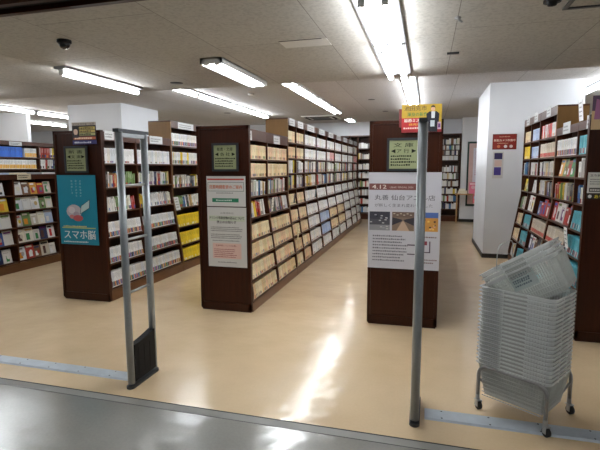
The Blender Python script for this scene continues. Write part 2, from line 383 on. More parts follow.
def bookcase(prof, y0, y1, divs, rows, top, fascia, sides, label, end_near=False, side_mat='lit_side', panel=None, cards=()):
    cx = prof.cx
    t = thing('bookcase', (cx, (y0 + y1) / 2, 0), label, 'bookcase')
    mb = MB(); mb.box((cx - 0.006, y0 + 0.02, 0.1), (cx + 0.006, y1 - 0.02, top - 0.02)); mb.build('back_board', M['core'], t)
    mb = MB(); mb.box((cx - prof.dtop, y0, top - 0.02), (cx + prof.dtop, y1, top)); mb.build('top_board', M['wood'], t)
    mb = MB(); mb.box((cx - prof.half + 0.004, y0, 0.0), (cx + prof.half - 0.004, y1, rows[-1] - 0.025)); mb.build('plinth', M['plinth'], t)
    for i, y in enumerate(divs):
        a, b = y - 0.011, y + 0.011
        if i == 0: a, b = y, y + 0.022
        if i == len(divs) - 1: a, b = y - 0.022, y
        mb = MB(); mb.prism(prof.poly(rows[-1] - 0.025, top - 0.02), a, b)
        mb.build('upright', M[side_mat] if (i == 0 and not end_near) else M['wood'], t)
    for sd in sides:
        for a, b in zip(divs[:-1], divs[1:]):
            mb = MB(); x0 = cx + sd * (prof.dtop - 0.016); x1 = cx + sd * (prof.dtop - 0.002)
            mb.box((x0, a + 0.011, fascia), (x1, b - 0.011, top - 0.02)); mb.build('fascia', M['wood'], t)
            for z in rows:
                d = prof.d(z); th = prof.tilt(z)
                if prof.ledge and z == prof.ledge: continue
                f = Vector((cx + sd * (d - 0.002), a + 0.011, z)); n = Vector((-sd * math.cos(th), 0, -math.sin(th))); up = Vector((sd * -math.sin(th), 0, math.cos(th)))
                mb = MB(); mb.obox(f, (0, b - a - 0.022, 0), n * (d - 0.012), -up * 0.018); mb.build('shelf', M['shelf'], t)
    if prof.ledge:
        mb = MB()
        for sd in sides:
            mb.box((cx + sd * prof.half, y0, prof.ledge - 0.075), (cx + sd * (prof.dtop - 0.05), y1, prof.ledge))
        mb.build('ledge', M['wood'], t)
    if end_near:
        p0, p1, pt = panel
        mb = MB(); mb.box((p0, y0 - 0.035, 0.015), (p1, y0, pt)); mb.box((p0 + 0.01, y0 - 0.03, 0), (p1 - 0.01, y0, 0.015))
        mb.build('end_panel', M['panel'], t)
        mb = MB()
        for a, b in ((p0, p0 + 0.03), (p1 - 0.03, p1)): mb.box((a, y0 - 0.045, 0.03), (b, y0 - 0.035, pt))
        mb.box((p0, y0 - 0.045, pt - 0.03), (p1, y0 - 0.035, pt)); mb.box((p0, y0 - 0.045, 0.03), (p1, y0 - 0.035, 0.09)); mb.build('edge_trim', M['panel'], t)
    for (sd, yc, w, z0, z1) in cards:
        mb = MB(); x = cx + sd * (prof.dtop + 0.001)
        o = Vector((x, yc - w / 2 if sd > 0 else yc + w / 2, z0)); u = Vector((0, sd, 0))
        sh = Sheet(mb, o, u, (0, 0, 1), (sd, 0, 0)); sh.base(w, z1 - z0, rgb(196, 198, 198), 0.002)
        sh.lines(w * 0.08, (z1 - z0) * 0.55, w * 0.8, 2, (z1 - z0) * 0.3, (z1 - z0) * 0.16, rgb(110, 112, 110), int(yc * 100))
        mb.build('section_card', M['print'], t)
    return t

L2 = [1.60, 1.40, 1.19, 0.96, 0.73, 0.54, 0.33, 0.12]
T2 = [1.86, 1.64, 1.43, 1.21, 0.98, 0.75, 0.55, 0.33, 0.12]
L1 = [1.56, 1.28, 1.00, 0.71, 0.42, 0.15]
T1 = [1.83, 1.56, 1.22, 0.92, 0.64, 0.38, 0.14]
L5 = [1.62, 1.40, 1.15, 0.90, 0.66, 0.42, 0.16]
T5 = [1.86, 1.62, 1.39, 1.15, 0.89, 0.66, 0.42, 0.16]
L0 = [1.68, 1.50, 1.42, 1.12, 0.89, 0.65, 0.41, 0.15]
P1 = Prof(-3.72, 0.31, 0.18); P2 = Prof(-2.0, 0.29, 0.16); P3 = Prof(-0.20, 0.325, 0.19); P5 = Prof(1.57, 0.30, 0.16)
P0 = Prof(-6.15, 0.40, 0.12, ledge=1.42)
D2a = [4.33, 5.19, 6.03]; D2b = [6.03, 6.45, 6.92, 7.72, 8.54, 9.34, 10.16, 10.98, 11.8, 12.5]
D1a = [4.28, 5.05, 5.87]; D1b = [5.87, 6.75, 7.6, 8.4, 9.2, 10.0]
D3a = [4.33, 5.19, 6.03]; D3b = [6.03, 6.9, 7.7, 8.55, 9.4, 10.2, 11.0]
D5a = [4.33, 5.08, 5.87]; D5b = [5.87, 6.68, 7.2, 7.7]
D0 = [3.7, 4.45, 5.25, 6.03, 6.85, 7.65]
def cs(div, sd, z0, z1, w=0.24, off=0.0): return [(sd, (a + b) / 2 + off, min(w, (b - a) * 0.62), z0, z1) for a, b in zip(div[:-1], div[1:])]
bookcase(P2, 4.33, 6.03, D2a, L2, 1.92, 1.80, (1, -1), 'low dark brown bookcase in the middle with two white notices on its end panel', True, panel=(-2.29, -1.715, 1.925), cards=[(1, 4.62, 0.14, 1.80, 1.90), (1, 5.55, 0.24, 1.80, 1.90)])
bookcase(P2, 6.035, 12.5, D2b, T2, 2.18, 2.09, (1, -1), 'tall long bookcase in the middle filled with white and cream paperbacks', cards=cs(D2b, 1, 2.085, 2.183, 0.46))
bookcase(P1, 4.28, 5.87, D1a, L1, 1.92, 1.82, (1, -1), 'low dark brown bookcase at left with the teal poster on its end', True, panel=(-4.035, -3.405, 1.915), cards=[(1, 4.55, 0.16, 1.83, 1.93), (1, 5.5, 0.3, 1.83, 1.93)])
bookcase(P1, 5.875, 10.0, D1b, T1, 2.18, 2.08, (1, -1), 'tall bookcase at left behind the low one holding yellow volumes', cards=cs(D1b, 1, 2.08, 2.175, 0.46))
bookcase(P3, 4.33, 6.03, D3a, L2, 1.92, 1.80, (1, -1), 'dark bookcase with the large white shop poster on its end panel', True, panel=(-0.52, 0.13, 1.925))
bookcase(P3, 6.035, 11.0, D3b, T2, 1.92, 1.90, (1, -1), 'bookcase hidden behind the one with the white shop poster')
bookcase(P5, 4.33, 5.87, D5a, L5, 1.93, 1.85, (1, -1), 'low dark bookcase at the right frame edge with teal book spines', True, panel=(1.272, 1.87, 1.925), cards=cs(D5a, -1, 1.85, 1.97, 0.26))
bookcase(P5, 5.875, 7.7, D5b, T5, 2.20, 2.10, (1, -1), 'tall bookcase at right standing in front of the white pillar', cards=cs(D5b, -1, 2.11, 2.23, 0.2))
bookcase(P0, 3.7, 7.65, D0, L0, 1.92, 1.86, (1,), 'bookcase along the left frame edge with covers facing out', cards=[(1, 4.85, 0.2, 1.87, 1.93), (1, 5.6, 0.22, 1.85, 1.91)])

# ---------------------------------------------------------------- books
CREAM = [rgb(232, 214, 172), rgb(236, 220, 182), rgb(228, 200, 152), rgb(238, 206, 172), rgb(226, 208, 160), rgb(234, 196, 160), rgb(240, 228, 196)]
WHITE = [rgb(232, 232, 228), rgb(238, 238, 236), rgb(224, 228, 232), rgb(234, 230, 220), rgb(240, 240, 240)]
BLUE = [rgb(188, 206, 232), rgb(200, 214, 236), rgb(170, 192, 230)]
MIX = [rgb(232, 230, 226), rgb(226, 224, 220), rgb(236, 234, 228), rgb(222, 222, 224), rgb(214, 206, 190), rgb(176, 172, 166), rgb(238, 236, 232), rgb(100, 98, 96), rgb(230, 226, 216), rgb(60, 62, 70), rgb(210, 180, 120), rgb(70, 120, 170), rgb(180, 60, 50), rgb(236, 232, 214), rgb(120, 150, 90), rgb(196, 190, 186), rgb(214, 212, 208), rgb(130, 90, 60), rgb(238, 238, 236), rgb(44, 54, 92), rgb(230, 200, 60)]
YEL = [rgb(246, 212, 40), rgb(248, 218, 60), rgb(240, 206, 50)]
TEAL = [rgb(96, 184, 198), rgb(110, 192, 204), rgb(86, 176, 190)]
RED = [rgb(206, 50, 44), rgb(214, 70, 60)]
MARKS = [rgb(200, 50, 50), rgb(50, 90, 170), rgb(60, 140, 80), rgb(230, 150, 40), rgb(120, 60, 130), rgb(40, 40, 44), rgb(90, 60, 50)]
STY = {
 'cream': dict(c=CREAM, th=(0.009, 0.020), h=0.152, hv=0.002, mark=0.5, band=0.03),
 'white': dict(c=WHITE, th=(0.009, 0.020), h=0.155, hv=0.003, mark=0.35, band=0.025),
 'blue': dict(c=BLUE, th=(0.009, 0.018), h=0.155, hv=0.002, mark=0.3, band=0.02),
 'mixed': dict(c=MIX, th=(0.013, 0.030), h=0.165, hv=0.02, mark=0.6, band=0.04),
 'tallwhite': dict(c=WHITE, th=(0.010, 0.022), h=0.175, hv=0.004, mark=0.3, band=0.02),
 'whitemark': dict(c=WHITE, th=(0.010, 0.020), h=0.175, hv=0.003, mark=1.0, band=0.055),
 'yellow': dict(c=YEL, th=(0.010, 0.020), h=0.175, hv=0.002, mark=0.35, band=0.03, mk=[rgb(240, 240, 236)]),
 'whiteyellow': dict(c=WHITE + YEL[:2], th=(0.010, 0.022), h=0.175, hv=0.004, mark=0.8, band=0.05),
 'teal': dict(c=TEAL, th=(0.010, 0.022), h=0.175, hv=0.003, mark=0.8, band=0.05, mk=[rgb(40, 60, 80), rgb(190, 60, 60), rgb(230, 230, 226)]),
 'redfoot': dict(c=[rgb(226, 214, 196), rgb(222, 210, 190), rgb(230, 222, 206)], th=(0.012, 0.024), h=0.17, hv=0.003, mark=1.0, band=0.045, mk=RED),
 'red': dict(c=RED + WHITE[:2], th=(0.012, 0.022), h=0.16, hv=0.004, mark=0.4, band=0.03),
}
BOOKS = []   # candidates: (area, records)
def in_poly_hidden(c, cams=(0, 0, 1.5)):
    for (px0, px1, pt, y) in ((-2.29, -1.715, 1.925, 4.29), (-4.035, -3.405, 1.915, 4.24), (-0.52, 0.13, 1.925, 4.29), (1.272, 1.87, 1.925, 4.29)):
        if c[1] > y + 0.01:
            t = y / c[1]; x = c[0] * t; z = 1.5 + (c[2] - 1.5) * t
            if px0 - 0.002 < x < px1 + 0.002 and z < pt: return True
    return False
def hue(c):
    r, g, b = c; mx = max(c); mn = min(c)
    if mx < 0.12: return 'dark'
    if (mx - mn) / mx < 0.14: return 'white' if mx > 0.5 else 'grey'
    if r >= g >= b: 
        if r > 0.6 and g > 0.45 and b > 0.2: return 'cream'
        if g > 0.55 * r: return 'yellow' if b < 0.12 and r > .6 else 'tan'
        return 'red' if g < 0.25 * r else 'brown'
    if b >= r and b > g * 1.05: return 'blue' if r < b * 0.9 else 'purple'
    if b >= r: return 'teal'
    return 'green' if g > r else 'purple'
def fill(case, prof, sd, a, b, z, headroom, style, rd, bay, row, gap=0.12):
    """a row of books with spines out; a,b = bay limits"""
    s = STY[style]; y = a + 0.014; d = prof.d(z); th = prof.tilt(z)
    n = Vector((-sd * math.cos(th), 0, -math.sin(th))); up = Vector((-sd * math.sin(th), 0, math.cos(th)))
    f0 = Vector((prof.cx + sd * (d - 0.010), 0, z)) + up * 0.0005
    run = []; ytarget = b - 0.014 - rd.uniform(0, gap); last = None
    while True:
        t = rd.uniform(*s['th'])
        if y + t > ytarget: break
        if last is not None and rd.random() < 0.55: col = last
        else: col = rd.choice(s['c'])
        last = col
        v = rd.uniform(0.94, 1.04); col = tuple(min(c * v, 0.95) for c in col)
        h = min(s['h'] + rd.uniform(-s['hv'], s['hv']), headroom - 0.012)
        back = rd.uniform(0, 0.004) if style != 'mixed' else rd.uniform(0, 0.012)
        lean = 0.0
        if style == 'mixed' and rd.random() < 0.25: lean = rd.uniform(0.02, 0.08)
        dep = min(0.105, d - 0.03)
        mk = rd.choice(s.get('mk', MARKS)) if rd.random() < s['mark'] else None
        mb = MB()
        o = f0 + Vector((0, y, 0)) + n * back
        wv = Vector((0, t * 0.94, 0)); uv = up * h + Vector((0, lean * h, 0))
        pg = rgb(232, 226, 208)
        mb.obox(o, wv, n * dep, uv, col)
        e = -n * 0.0005
        def q(u0, u1, v0, v1, c):
            p = [o + wv * u0 + uv * v0 + e, o + wv * u1 + uv * v0 + e, o + wv * u1 + uv * v1 + e, o + wv * u0 + uv * v1 + e]
            if sd < 0: p.reverse()
            mb.poly(p, c)
        ink = rgb(60, 54, 50) if sum(col) > 0.7 else rgb(226, 224, 216)
        tl = rd.uniform(0.25, 0.45); q(0.34, 0.66, 0.92 - tl, 0.92, tuple(0.5 * i + 0.5 * c for i, c in zip(ink, col)))
        if mk: q(0.08, 0.92, 0.05, 0.05 + s['band'] / h, mk)
        c0 = o + wv * 0.5 + uv * 0.5
        A = project(c0 - wv * 0.5); B = project(c0 + wv * 0.5); C = project(c0 - uv * 0.5); D = project(c0 + uv * 0.5); pc = project(c0)
        area = 0
        if pc and 2 < pc[0] < 598 and 2 < pc[1] < 448 and not in_poly_hidden(c0) and sd * (0 - c0.x) > 0:
            area = abs(A[0] - B[0]) * abs(C[1] - D[1])
            if 478 < pc[0] < 578 and pc[1] > 236: area = 0
        run.append((area, mb, o.copy(), hue(col), case, bay, row))
        y += t + (lean * h if lean and rd.random() < 0.5 else 0)
    BOOKS.extend((r[0], r[1], r[2], r[3], r[4], r[5], r[6], (len(run) - i) if sd > 0 else (len(run) - i)) for i, r in enumerate(run))
MAGS = []
def covers(case, prof, sd, a, b, z, headroom, rd, bay, row, pal=None, hh=None):
    """magazines with their covers facing out, leaning back against the shelf"""
    d = prof.d(z); y = a + 0.02; k = 0; run = []
    while True:
        w = rd.uniform(0.115, 0.155) if hh is None else rd.uniform(0.10, 0.14)
        if y + w > b - 0.015: break
        h = min(w * 1.42, headroom - 0.015) if hh is None else hh
        lean = 0.16
        o = Vector((prof.cx + sd * (d - 0.03), y, z + 0.001)); u = Vector((0, 1, 0)); up = Vector((-sd * math.sin(lean), 0, math.cos(lean))); n = Vector((sd * math.cos(lean), 0, math.sin(lean)))
        if sd < 0: o = o + Vector((0, w, 0)); u = -u
        mb = MB(); c = rd.choice(pal or MIX + WHITE + BLUE[:1] + MIX[-9:] + [rgb(190, 44, 40), rgb(60, 150, 84), rgb(60, 96, 168), rgb(232, 170, 60), rgb(70, 68, 74), rgb(196, 176, 140)]); sh = Sheet(mb, o, u, up, n); sh.base(w, h, c, 0.012)
        c2 = rd.choice(MARKS + MIX); c3 = rd.choice(MARKS + WHITE)
        sh.rect(w * 0.08, h * 0.80, w * rd.uniform(0.6, 0.92), h * 0.93, c2)
        x0 = rd.uniform(0.1, 0.35) * w; sh.rect(x0, h * 0.12, x0 + w * rd.uniform(0.3, 0.5), h * rd.uniform(0.45, 0.7), c3)
        if rd.random() < 0.6: sh.disc(w * 0.6, h * 0.45, w * 0.2, h * 0.17, rd.choice(MIX), 2)
        sh.lines(w * 0.12, h * 0.74, w * 0.7, 1, 0.02, h * 0.03, rgb(70, 70, 72), rd.randint(0, 999), 2)
        c0 = o + u * (w / 2) + up * (h / 2); pc = project(c0)
        area = 0
        if pc and 2 < pc[0] < 598 and 2 < pc[1] < 448 and not in_poly_hidden(c0):
            A = project(c0 - u * (w / 2)); B = project(c0 + u * (w / 2)); area = abs(A[0] - B[0]) * h * 455 / c0.y
            if 478 < pc[0] < 578 and pc[1] > 236: area = 0
        run.append((area, mb, o.copy(), hue(c), case, bay, row))
        y += w + rd.uniform(0.001, 0.008)
    MAGS.extend((r[0], r[1], r[2], r[3], r[4], r[5], r[6], len(run) - i) for i, r in enumerate(run))

def heads(rows, top): return [top - rows[0] + 0.0] + [rows[i] - rows[i + 1] - 0.018 for i in range(len(rows) - 1)]
rd = random.Random(7)
# middle island, right face
hs = heads(L2, 1.80)
for j in range(2):
    for i, z in enumerate(L2):
        st = 'cream' if i not in (2, 3) else 'mixed'
        fill('middle bookcase', P2, 1, D2a[j], D2a[j + 1], z, hs[i], st, rd, j, i, 0.02 if st == 'cream' else 0.12)
hs = heads(T2, 2.09)
for j in range(len(D2b) - 1):
    for i, z in enumerate(T2):
        if i in (2, 3): st = 'mixed'
        elif j < 2: st = 'cream'
        else: st = 'white'
        if j == 3 and i in (6, 7): st = 'blue'
        if j == 4 and i == 1: st = 'red'
        if j in (4, 5) and i in (6, 7): st = 'cream'
        if j == 8: st = 'red' if i in (1, 2) else ('mixed' if i < 5 else 'white')
        fill('tall middle bookcase', P2, 1, D2b[j], D2b[j + 1], z, hs[i], st, rd, j, i, 0.02)
# left island, right face
hs = heads(L1, 1.82)
for j in range(2):
    for i, z in enumerate(L1):
        st = ['tallwhite', 'mixed', 'mixed', 'whitemark', 'whitemark', 'whitemark'][i]
        fill('left bookcase', P1, 1, D1a[j], D1a[j + 1], z, hs[i], st, rd, j, i, 0.04)
hs = heads(T1, 2.08)
for j in range(len(D1b) - 1):
    for i, z in enumerate(T1):
        st = ['whitemark', 'whiteyellow', 'mixed', 'mixed', 'yellow', 'yellow', 'yellow'][i]
        if j and i == 0: st = 'yellow'
        if j > 2: st = 'whiteyellow'
        fill('tall left bookcase', P1, 1, D1b[j], D1b[j + 1], z, hs[i], st, rd, j, i, 0.03)
# right island, left face
hs = heads(L5, 1.85)
for j in range(2):
    for i, z in enumerate(L5):
        st = (['teal', 'mixed', 'mixed', 'teal', 'teal', 'teal', 'teal'] if j == 0 else ['whitemark', 'mixed', 'mixed', 'mixed', 'redfoot', 'redfoot', 'teal'])[i]
        if j == 1 and i in (1, 3): covers('right bookcase', P5, -1, D5a[j], D5a[j + 1], z, hs[i], rd, j, i)
        else: fill('right bookcase', P5, -1, D5a[j], D5a[j + 1], z, hs[i], st, rd, j, i, 0.06)
hs = heads(T5, 2.10)
for j in range(3):
    for i, z in enumerate(T5):
        st = [['redfoot', 'redfoot', 'mixed', 'mixed', 'redfoot', 'redfoot', 'mixed', 'redfoot'],
              ['blue', 'blue', 'mixed', 'mixed', 'mixed', 'teal', 'teal', 'teal'],
              ['cream', 'yellow', 'mixed', 'mixed', 'mixed', 'cream', 'cream', 'mixed']][j][i]
        if j == 0 and i == 0: st = 'red'
        if (j, i) in ((1, 3), (1, 4), (0, 4), (2, 3), (0, 6)): covers('tall right bookcase', P5, -1, D5b[j], D5b[j + 1], z, hs[i], rd, j, i); continue
        fill('tall right bookcase', P5, -1, D5b[j], D5b[j + 1], z, hs[i], st, rd, j, i, 0.06)
# left edge island
STY['blueblock'] = dict(c=[rgb(50, 110, 214), rgb(56, 118, 220)], th=(0.02, 0.03), h=0.15, hv=0.001, mark=0.0, band=0.02)
STY['orangefoot'] = dict(c=WHITE[:2], th=(0.02, 0.03), h=0.14, hv=0.001, mark=1.0, band=0.06, mk=[rgb(246, 176, 40), rgb(248, 190, 50)])
for j in range(len(D0) - 1):
    rows = L0; hs = [0.17, 0.16, 0, 0.21, 0.21, 0.22, 0.22, 0.24]
    for i, z in enumerate(rows):
        if i == 2: continue
        if i < 2:
            if j == 2 and i == 0:
                fill('left edge bookcase', P0, 1, D0[j], D0[j] + 0.5, z, hs[i], 'blueblock', rd, j, i, 0.01); fill('left edge bookcase', P0, 1, D0[j] + 0.5, D0[j + 1], z, hs[i], 'orangefoot', rd, j, 8, 0.01)
            else: fill('left edge bookcase', P0, 1, D0[j], D0[j + 1], z, hs[i], 'orangefoot' if j < 3 else 'mixed', rd, j, i, 0.05)
        else:
            covers('left edge bookcase', P0, 1, D0[j], D0[j + 1], z, hs[i], rd, j, i)
# far faces, only seen from the side
for P, Ds, rws, tp, nm in ((P2, D2a, L2, 1.8, 'x'), (P3, D3a, L2, 1.8, 'x'), (P1, D1a, L1, 1.82, 'x'), (P3, D3b, T2[1:], 1.86, 'x')):
    hs = heads(rws, tp)
    for j in range(len(Ds) - 1):
        for i, z in enumerate(rws):
            for sd in ((-1, 1) if P is P3 else (-1,)):
                fill('x', P, sd, Ds[j], Ds[j + 1], z, hs[i], rd.choice(['cream', 'white', 'mixed']), rd, j, i, 0.1)

ORD = ['', 'first', 'second', 'third', 'fourth', 'fifth', 'sixth', 'seventh', 'eighth', 'ninth', 'tenth', 'eleventh', 'twelfth', 'thirteenth', 'fourteenth', 'fifteenth', 'sixteenth', 'seventeenth', 'eighteenth', 'nineteenth', 'twentieth']
def ordn(n):
    if n < len(ORD): return ORD[n]
    return '%d%s' % (n, 'th' if 10 <= n % 100 <= 20 else {1: 'st', 2: 'nd', 3: 'rd'}.get(n % 10, 'th'))
def emit(items, cap, name, cat, stuffname, stufflabel):
    items.sort(key=lambda r: -r[0])
    top = [r for r in items[:cap] if r[0] > 0]; rest = items[len(top):]
    for (area, mb, o, hu, case, bay, row, n) in top:
        ob = mb.build(name, M['book'], None, o)
        rown = ordn(row + 1) + ' shelf'
        if row == 8 and case.startswith('left edge'): rown = 'first shelf'
        if case == 'left edge bookcase' and row > 2: rown = ordn(row) + ' shelf'
        ob['label'] = '%s %s %s from %s, %s down, %s bay of the %s' % (hu, cat, ordn(n), 'left' if 'right' in case else 'right', rown, 'nearest' if bay == 0 and 'edge' not in case else ordn(bay + 1), case)
        ob['category'] = cat
        ob['group'] = '%ss on the %s of the %s' % (cat, rown, case)
    mb = MB()
    for r in rest:
        b = len(mb.v); q = r[1]; mb.v += q.v; mb.f += [tuple(i + b for i in f) for f in q.f]; mb.mi += q.mi; mb.c += q.c
    if rest: tag(mb.build(stuffname, M['book'], None, (0, 8, 0)), stufflabel, cat, None, 'stuff')
emit(MAGS, 300, 'magazine', 'magazine', 'magazine', 'remaining magazines standing face out on the lower shelves')
emit(BOOKS, 300, 'paperback_book', 'paperback', 'paperback_book', 'all the other paperbacks packed on the shelves further along the aisles')

# magazines lying flat on the ledge at the left edge
rd = random.Random(3)
FLATS = ['white', 'pale blue', 'cream', 'grey', 'white']
for k, (y, c) in enumerate(((4.72, rgb(232, 232, 232)), (5.0, rgb(190, 205, 225)), (5.3, rgb(226, 214, 186)), (5.58, rgb(178, 178, 180)), (5.84, rgb(236, 236, 238)))):
    mb = MB(); mb.box((-5.96, y, 1.4205), (-5.78, y + 0.22, 1.445), c); mb.box((-5.95, y + 0.005, 1.445), (-5.79, y + 0.21, 1.4455), rgb(240, 240, 240)); mb.box((-5.93, y + 0.02, 1.446), (-5.86, y + 0.12, 1.4465), rd.choice(MARKS))
    tag(mb.build('magazine_pile', M['book'], None, (-5.87, y + 0.11, 1.42)), '%s magazine pile lying flat on the ledge, %s from the left' % (FLATS[k], ordn(k + 1)), 'magazine pile', 'magazine piles on the ledge at the left edge')
mb = MB(); sh = Sheet(mb, (-5.746, 5.32, 1.345), (0, 1, 0), (0, 0, 1), (1, 0, 0)); sh.base(0.24, 0.085, rgb(214, 204, 176)); sh.lines(0.02, 0.05, 0.2, 2, 0.03, 0.016, rgb(80, 70, 60), 5)
tag(mb.build('shelf_sign', M['print'], None, (-5.746, 5.44, 1.345)), 'cream shelf sign with dark letters on the left edge ledge', 'sign')

# ---------------------------------------------------------------- hanging tags on shelves
def shelf_tag(o, sd, w, h, c, lab, lean=0.0, ink=rgb(120, 120, 120)):
    mb = MB(); u = Vector((0, sd, 0)); up = Vector((sd * math.sin(0.3) * 0.3, lean, 1)).normalized()
    sh = Sheet(mb, o, u, up, Vector((sd, 0, 0))); sh.base(w, h, c, 0.002); sh.lines(w * 0.12, h * 0.8, w * 0.76, 4, h * 0.2, h * 0.07, ink, 4)
    tag(mb.build('price_card', M['print'], None, o), lab, 'card', 'cards sticking out from shelf edges')
shelf_tag((-1.79, 5.16, 0.98), 1, 0.07, 0.17, rgb(226, 222, 206), 'cream card sticking up beside the gap on the middle bookcase')
shelf_tag((-1.75, 5.98, 1.02), 1, 0.07, 0.13, rgb(50, 50, 52), 'small dark card at the end of the low middle bookcase')
shelf_tag((-1.77, 7.3, 1.02), 1, 0.09, 0.13, rgb(50, 80, 84), 'dark green card on the tall middle bookcase')
shelf_tag((-1.72, 6.05, 0.5), 1, 0.07, 0.2, rgb(226, 214, 176), 'cream card jutting out between low and tall middle bookcases')
shelf_tag((-1.68, 8.9, 0.2), 1, 0.12, 0.16, rgb(190, 210, 200), 'pale card leaning from the bottom shelf of the tall middle bookcase')
shelf_tag((-3.46, 5.82, 0.90), 1, 0.12, 0.22, rgb(228, 230, 232), 'tilted white card where the left bookcases meet', -0.5)
shelf_tag((-3.50, 5.08, 0.86), 1, 0.06, 0.26, rgb(228, 230, 232), 'narrow white card beside the left bookcase upright')
shelf_tag((1.385, 4.98, 1.93), -1, 0.12, 0.2, rgb(232, 234, 236), 'white card rising above the low right bookcase', 0.0)
shelf_tag((1.33, 4.95, 0.72), -1, 0.10, 0.20, rgb(238, 238, 236), 'white card hanging from a shelf of the low right bookcase', 0.1)

# ---------------------------------------------------------------- signs and posters on the end panels
def sign(x0, x1, z0, z1, y, l1, l2, lab, seed):
    t = thing('category_sign', ((x0 + x1) / 2, y, z0), lab, 'sign')
    mb = MB(); w = 0.022
    mb.box((x0 - w, y - 0.02, z0 - w), (x1 + w, y, z0)); mb.box((x0 - w, y - 0.02, z1), (x1 + w, y, z1 + w)); mb.box((x0 - w, y - 0.02, z0), (x0, y, z1)); mb.box((x1, y - 0.02, z0), (x1 + w, y, z1))
    mb.build('frame', M['darkmetal'], t)
    W, H = x1 - x0, z1 - z0; mb = MB(); sh = Sheet(mb, (x0, y - 0.012, z0)); sh.base(W, H, rgb(158, 166, 126), 0.01)
    ink = rgb(44, 46, 38)
    sh.text(l1, W * 0.14, H * 0.76, H * 0.15, ink, width=W * 0.7, bold=0.001)
    sh.text(l2, W * 0.05, H * 0.55, H * 0.15, ink, width=W * 0.9, bold=0.001)
    sh.lines(W * 0.05, H * 0.42, W * 0.9, 4, H * 0.105, H * 0.06, ink, seed)
    mb.build('sign_face', M['signface'], t)
sign(-3.86, -3.60, 1.475, 1.725, 4.234, '新 書', '◀文 庫▶', 'framed pale green category sign above the teal poster', 1)
sign(-2.09, -1.845, 1.49, 1.73, 4.284, '新書・文庫', '◀ 各 社 ▶', 'framed pale green category sign above the two white notices', 2)
sign(-0.335, -0.085, 1.49, 1.745, 4.284, '文 庫', '◀ア 行 ▶', 'framed pale green category sign partly hidden behind the grey gate post', 3)

def sheet_obj(name, x0, x1, z0, z1, y, col, lab, cat):
    mb = MB(); sh = Sheet(mb, (x0, y, z0)); sh.base(x1 - x0, z1 - z0, col)
    def done():
        return tag(mb.build(name, M['print'], None, ((x0 + x1) / 2, y, z0)), lab, cat)
    return sh, x1 - x0, z1 - z0, done
# teal poster
sh, w, h, done = sheet_obj('poster', -4.01, -3.50, 0.650, 1.430, 4.228, rgb(24, 140, 170), 'teal poster with big white lettering on the left end panel', 'poster')
cw = rgb(226, 236, 238)
sh.text('スマホ脳', w * 0.10, h * 0.08, h * 0.13, cw, width=w * 0.82, bold=0.004)
sh.rect(w * 0.06, h * 0.235, w * 0.94, h * 0.25, rgb(190, 200, 120)); sh.lines(w * 0.1, h * 0.255, w * 0.75, 1, 0.03, h * 0.02, rgb(220, 210, 120), 4, 2)
sh.lines(w * 0.08, h * 0.03, w * 0.8, 1, 0.03, h * 0.02, cw, 8)
for i, (x, t) in enumerate(((0.58, '世界的権威が'), (0.47, '明かす真実を'), (0.36, '読み解く本'))):
    for j, ch in enumerate(t): sh.text(ch, w * x, h * (0.90 - j * 0.042), h * 0.03, rgb(150, 205, 215))
sh.disc(w * 0.40, h * 0.48, w * 0.20, h * 0.10, rgb(196, 190, 200)); sh.disc(w * 0.34, h * 0.50, w * 0.09, h * 0.05, rgb(222, 216, 222), 2); sh.disc(w * 0.46, h * 0.44, w * 0.08, h * 0.04, rgb(176, 160, 176), 3)
sh.disc(w * 0.50, h * 0.385, w * 0.13, h * 0.045, rgb(196, 90, 96), 4); sh.disc(w * 0.34, h * 0.405, w * 0.06, h * 0.03, rgb(206, 130, 130), 4)
sh.shape([(w * 0.55, h * 0.44), (w * 0.82, h * 0.53), (w * 0.84, h * 0.66), (w * 0.60, h * 0.57)], rgb(60, 100, 116), 5)
sh.shape([(w * 0.57, h * 0.455), (w * 0.80, h * 0.535), (w * 0.82, h * 0.645), (w * 0.61, h * 0.56)], rgb(190, 216, 218), 6)
done()
# small dark advert on top of left panel
sh, w, h, done = sheet_obj('advert_card', -3.76, -3.45, 1.765, 2.00, 4.225, rgb(44, 34, 34), 'small dark advert card with a portrait standing on the left end panel', 'advert card')
sh.rect(0, h * 0.86, w, h, rgb(170, 160, 150)); sh.text('読売新聞掲載で話題', w * 0.04, h * 0.87, h * 0.10, rgb(50, 36, 40), width=w * 0.9)
for k_, (zz, c) in enumerate(((0.68, rgb(190, 170, 90)), (0.54, rgb(190, 170, 90)), (0.40, rgb(170, 170, 110)))):
    sh.rect(w * 0.30, h * zz, w * 0.96, h * (zz + 0.115), c); sh.lines(w * 0.32, h * (zz + 0.02), w * 0.62, 1, 0.1, h * 0.08, rgb(60, 50, 30), 30 + k_, 2)
sh.rect(w * 0.05, h * 0.22, w * 0.97, h * 0.34, rgb(196, 100, 70)); sh.lines(w * 0.1, h * 0.24, w * 0.8, 1, 0.1, h * 0.08, rgb(240, 220, 190), 33, 2)
sh.rect(0, 0, w, h * 0.18, rgb(50, 44, 110)); sh.lines(w * 0.08, h * 0.05, w * 0.8, 1, 0.1, h * 0.07, rgb(220, 220, 230), 34, 2)
sh.disc(w * 0.15, h * 0.58, w * 0.09, h * 0.16, rgb(206, 176, 156), 2); sh.shape([(w * 0.04, h * 0.6), (w * 0.06, h * 0.78), (w * 0.15, h * 0.84), (w * 0.24, h * 0.78), (w * 0.26, h * 0.6), (w * 0.21, h * 0.68), (w * 0.15, h * 0.7), (w * 0.09, h * 0.68)], rgb(24, 20, 20), 3)
sh.shape([(w * 0.03, h * 0.3), (w * 0.27, h * 0.3), (w * 0.22, h * 0.44), (w * 0.08, h * 0.44)], rgb(60, 50, 60), 3)
done()
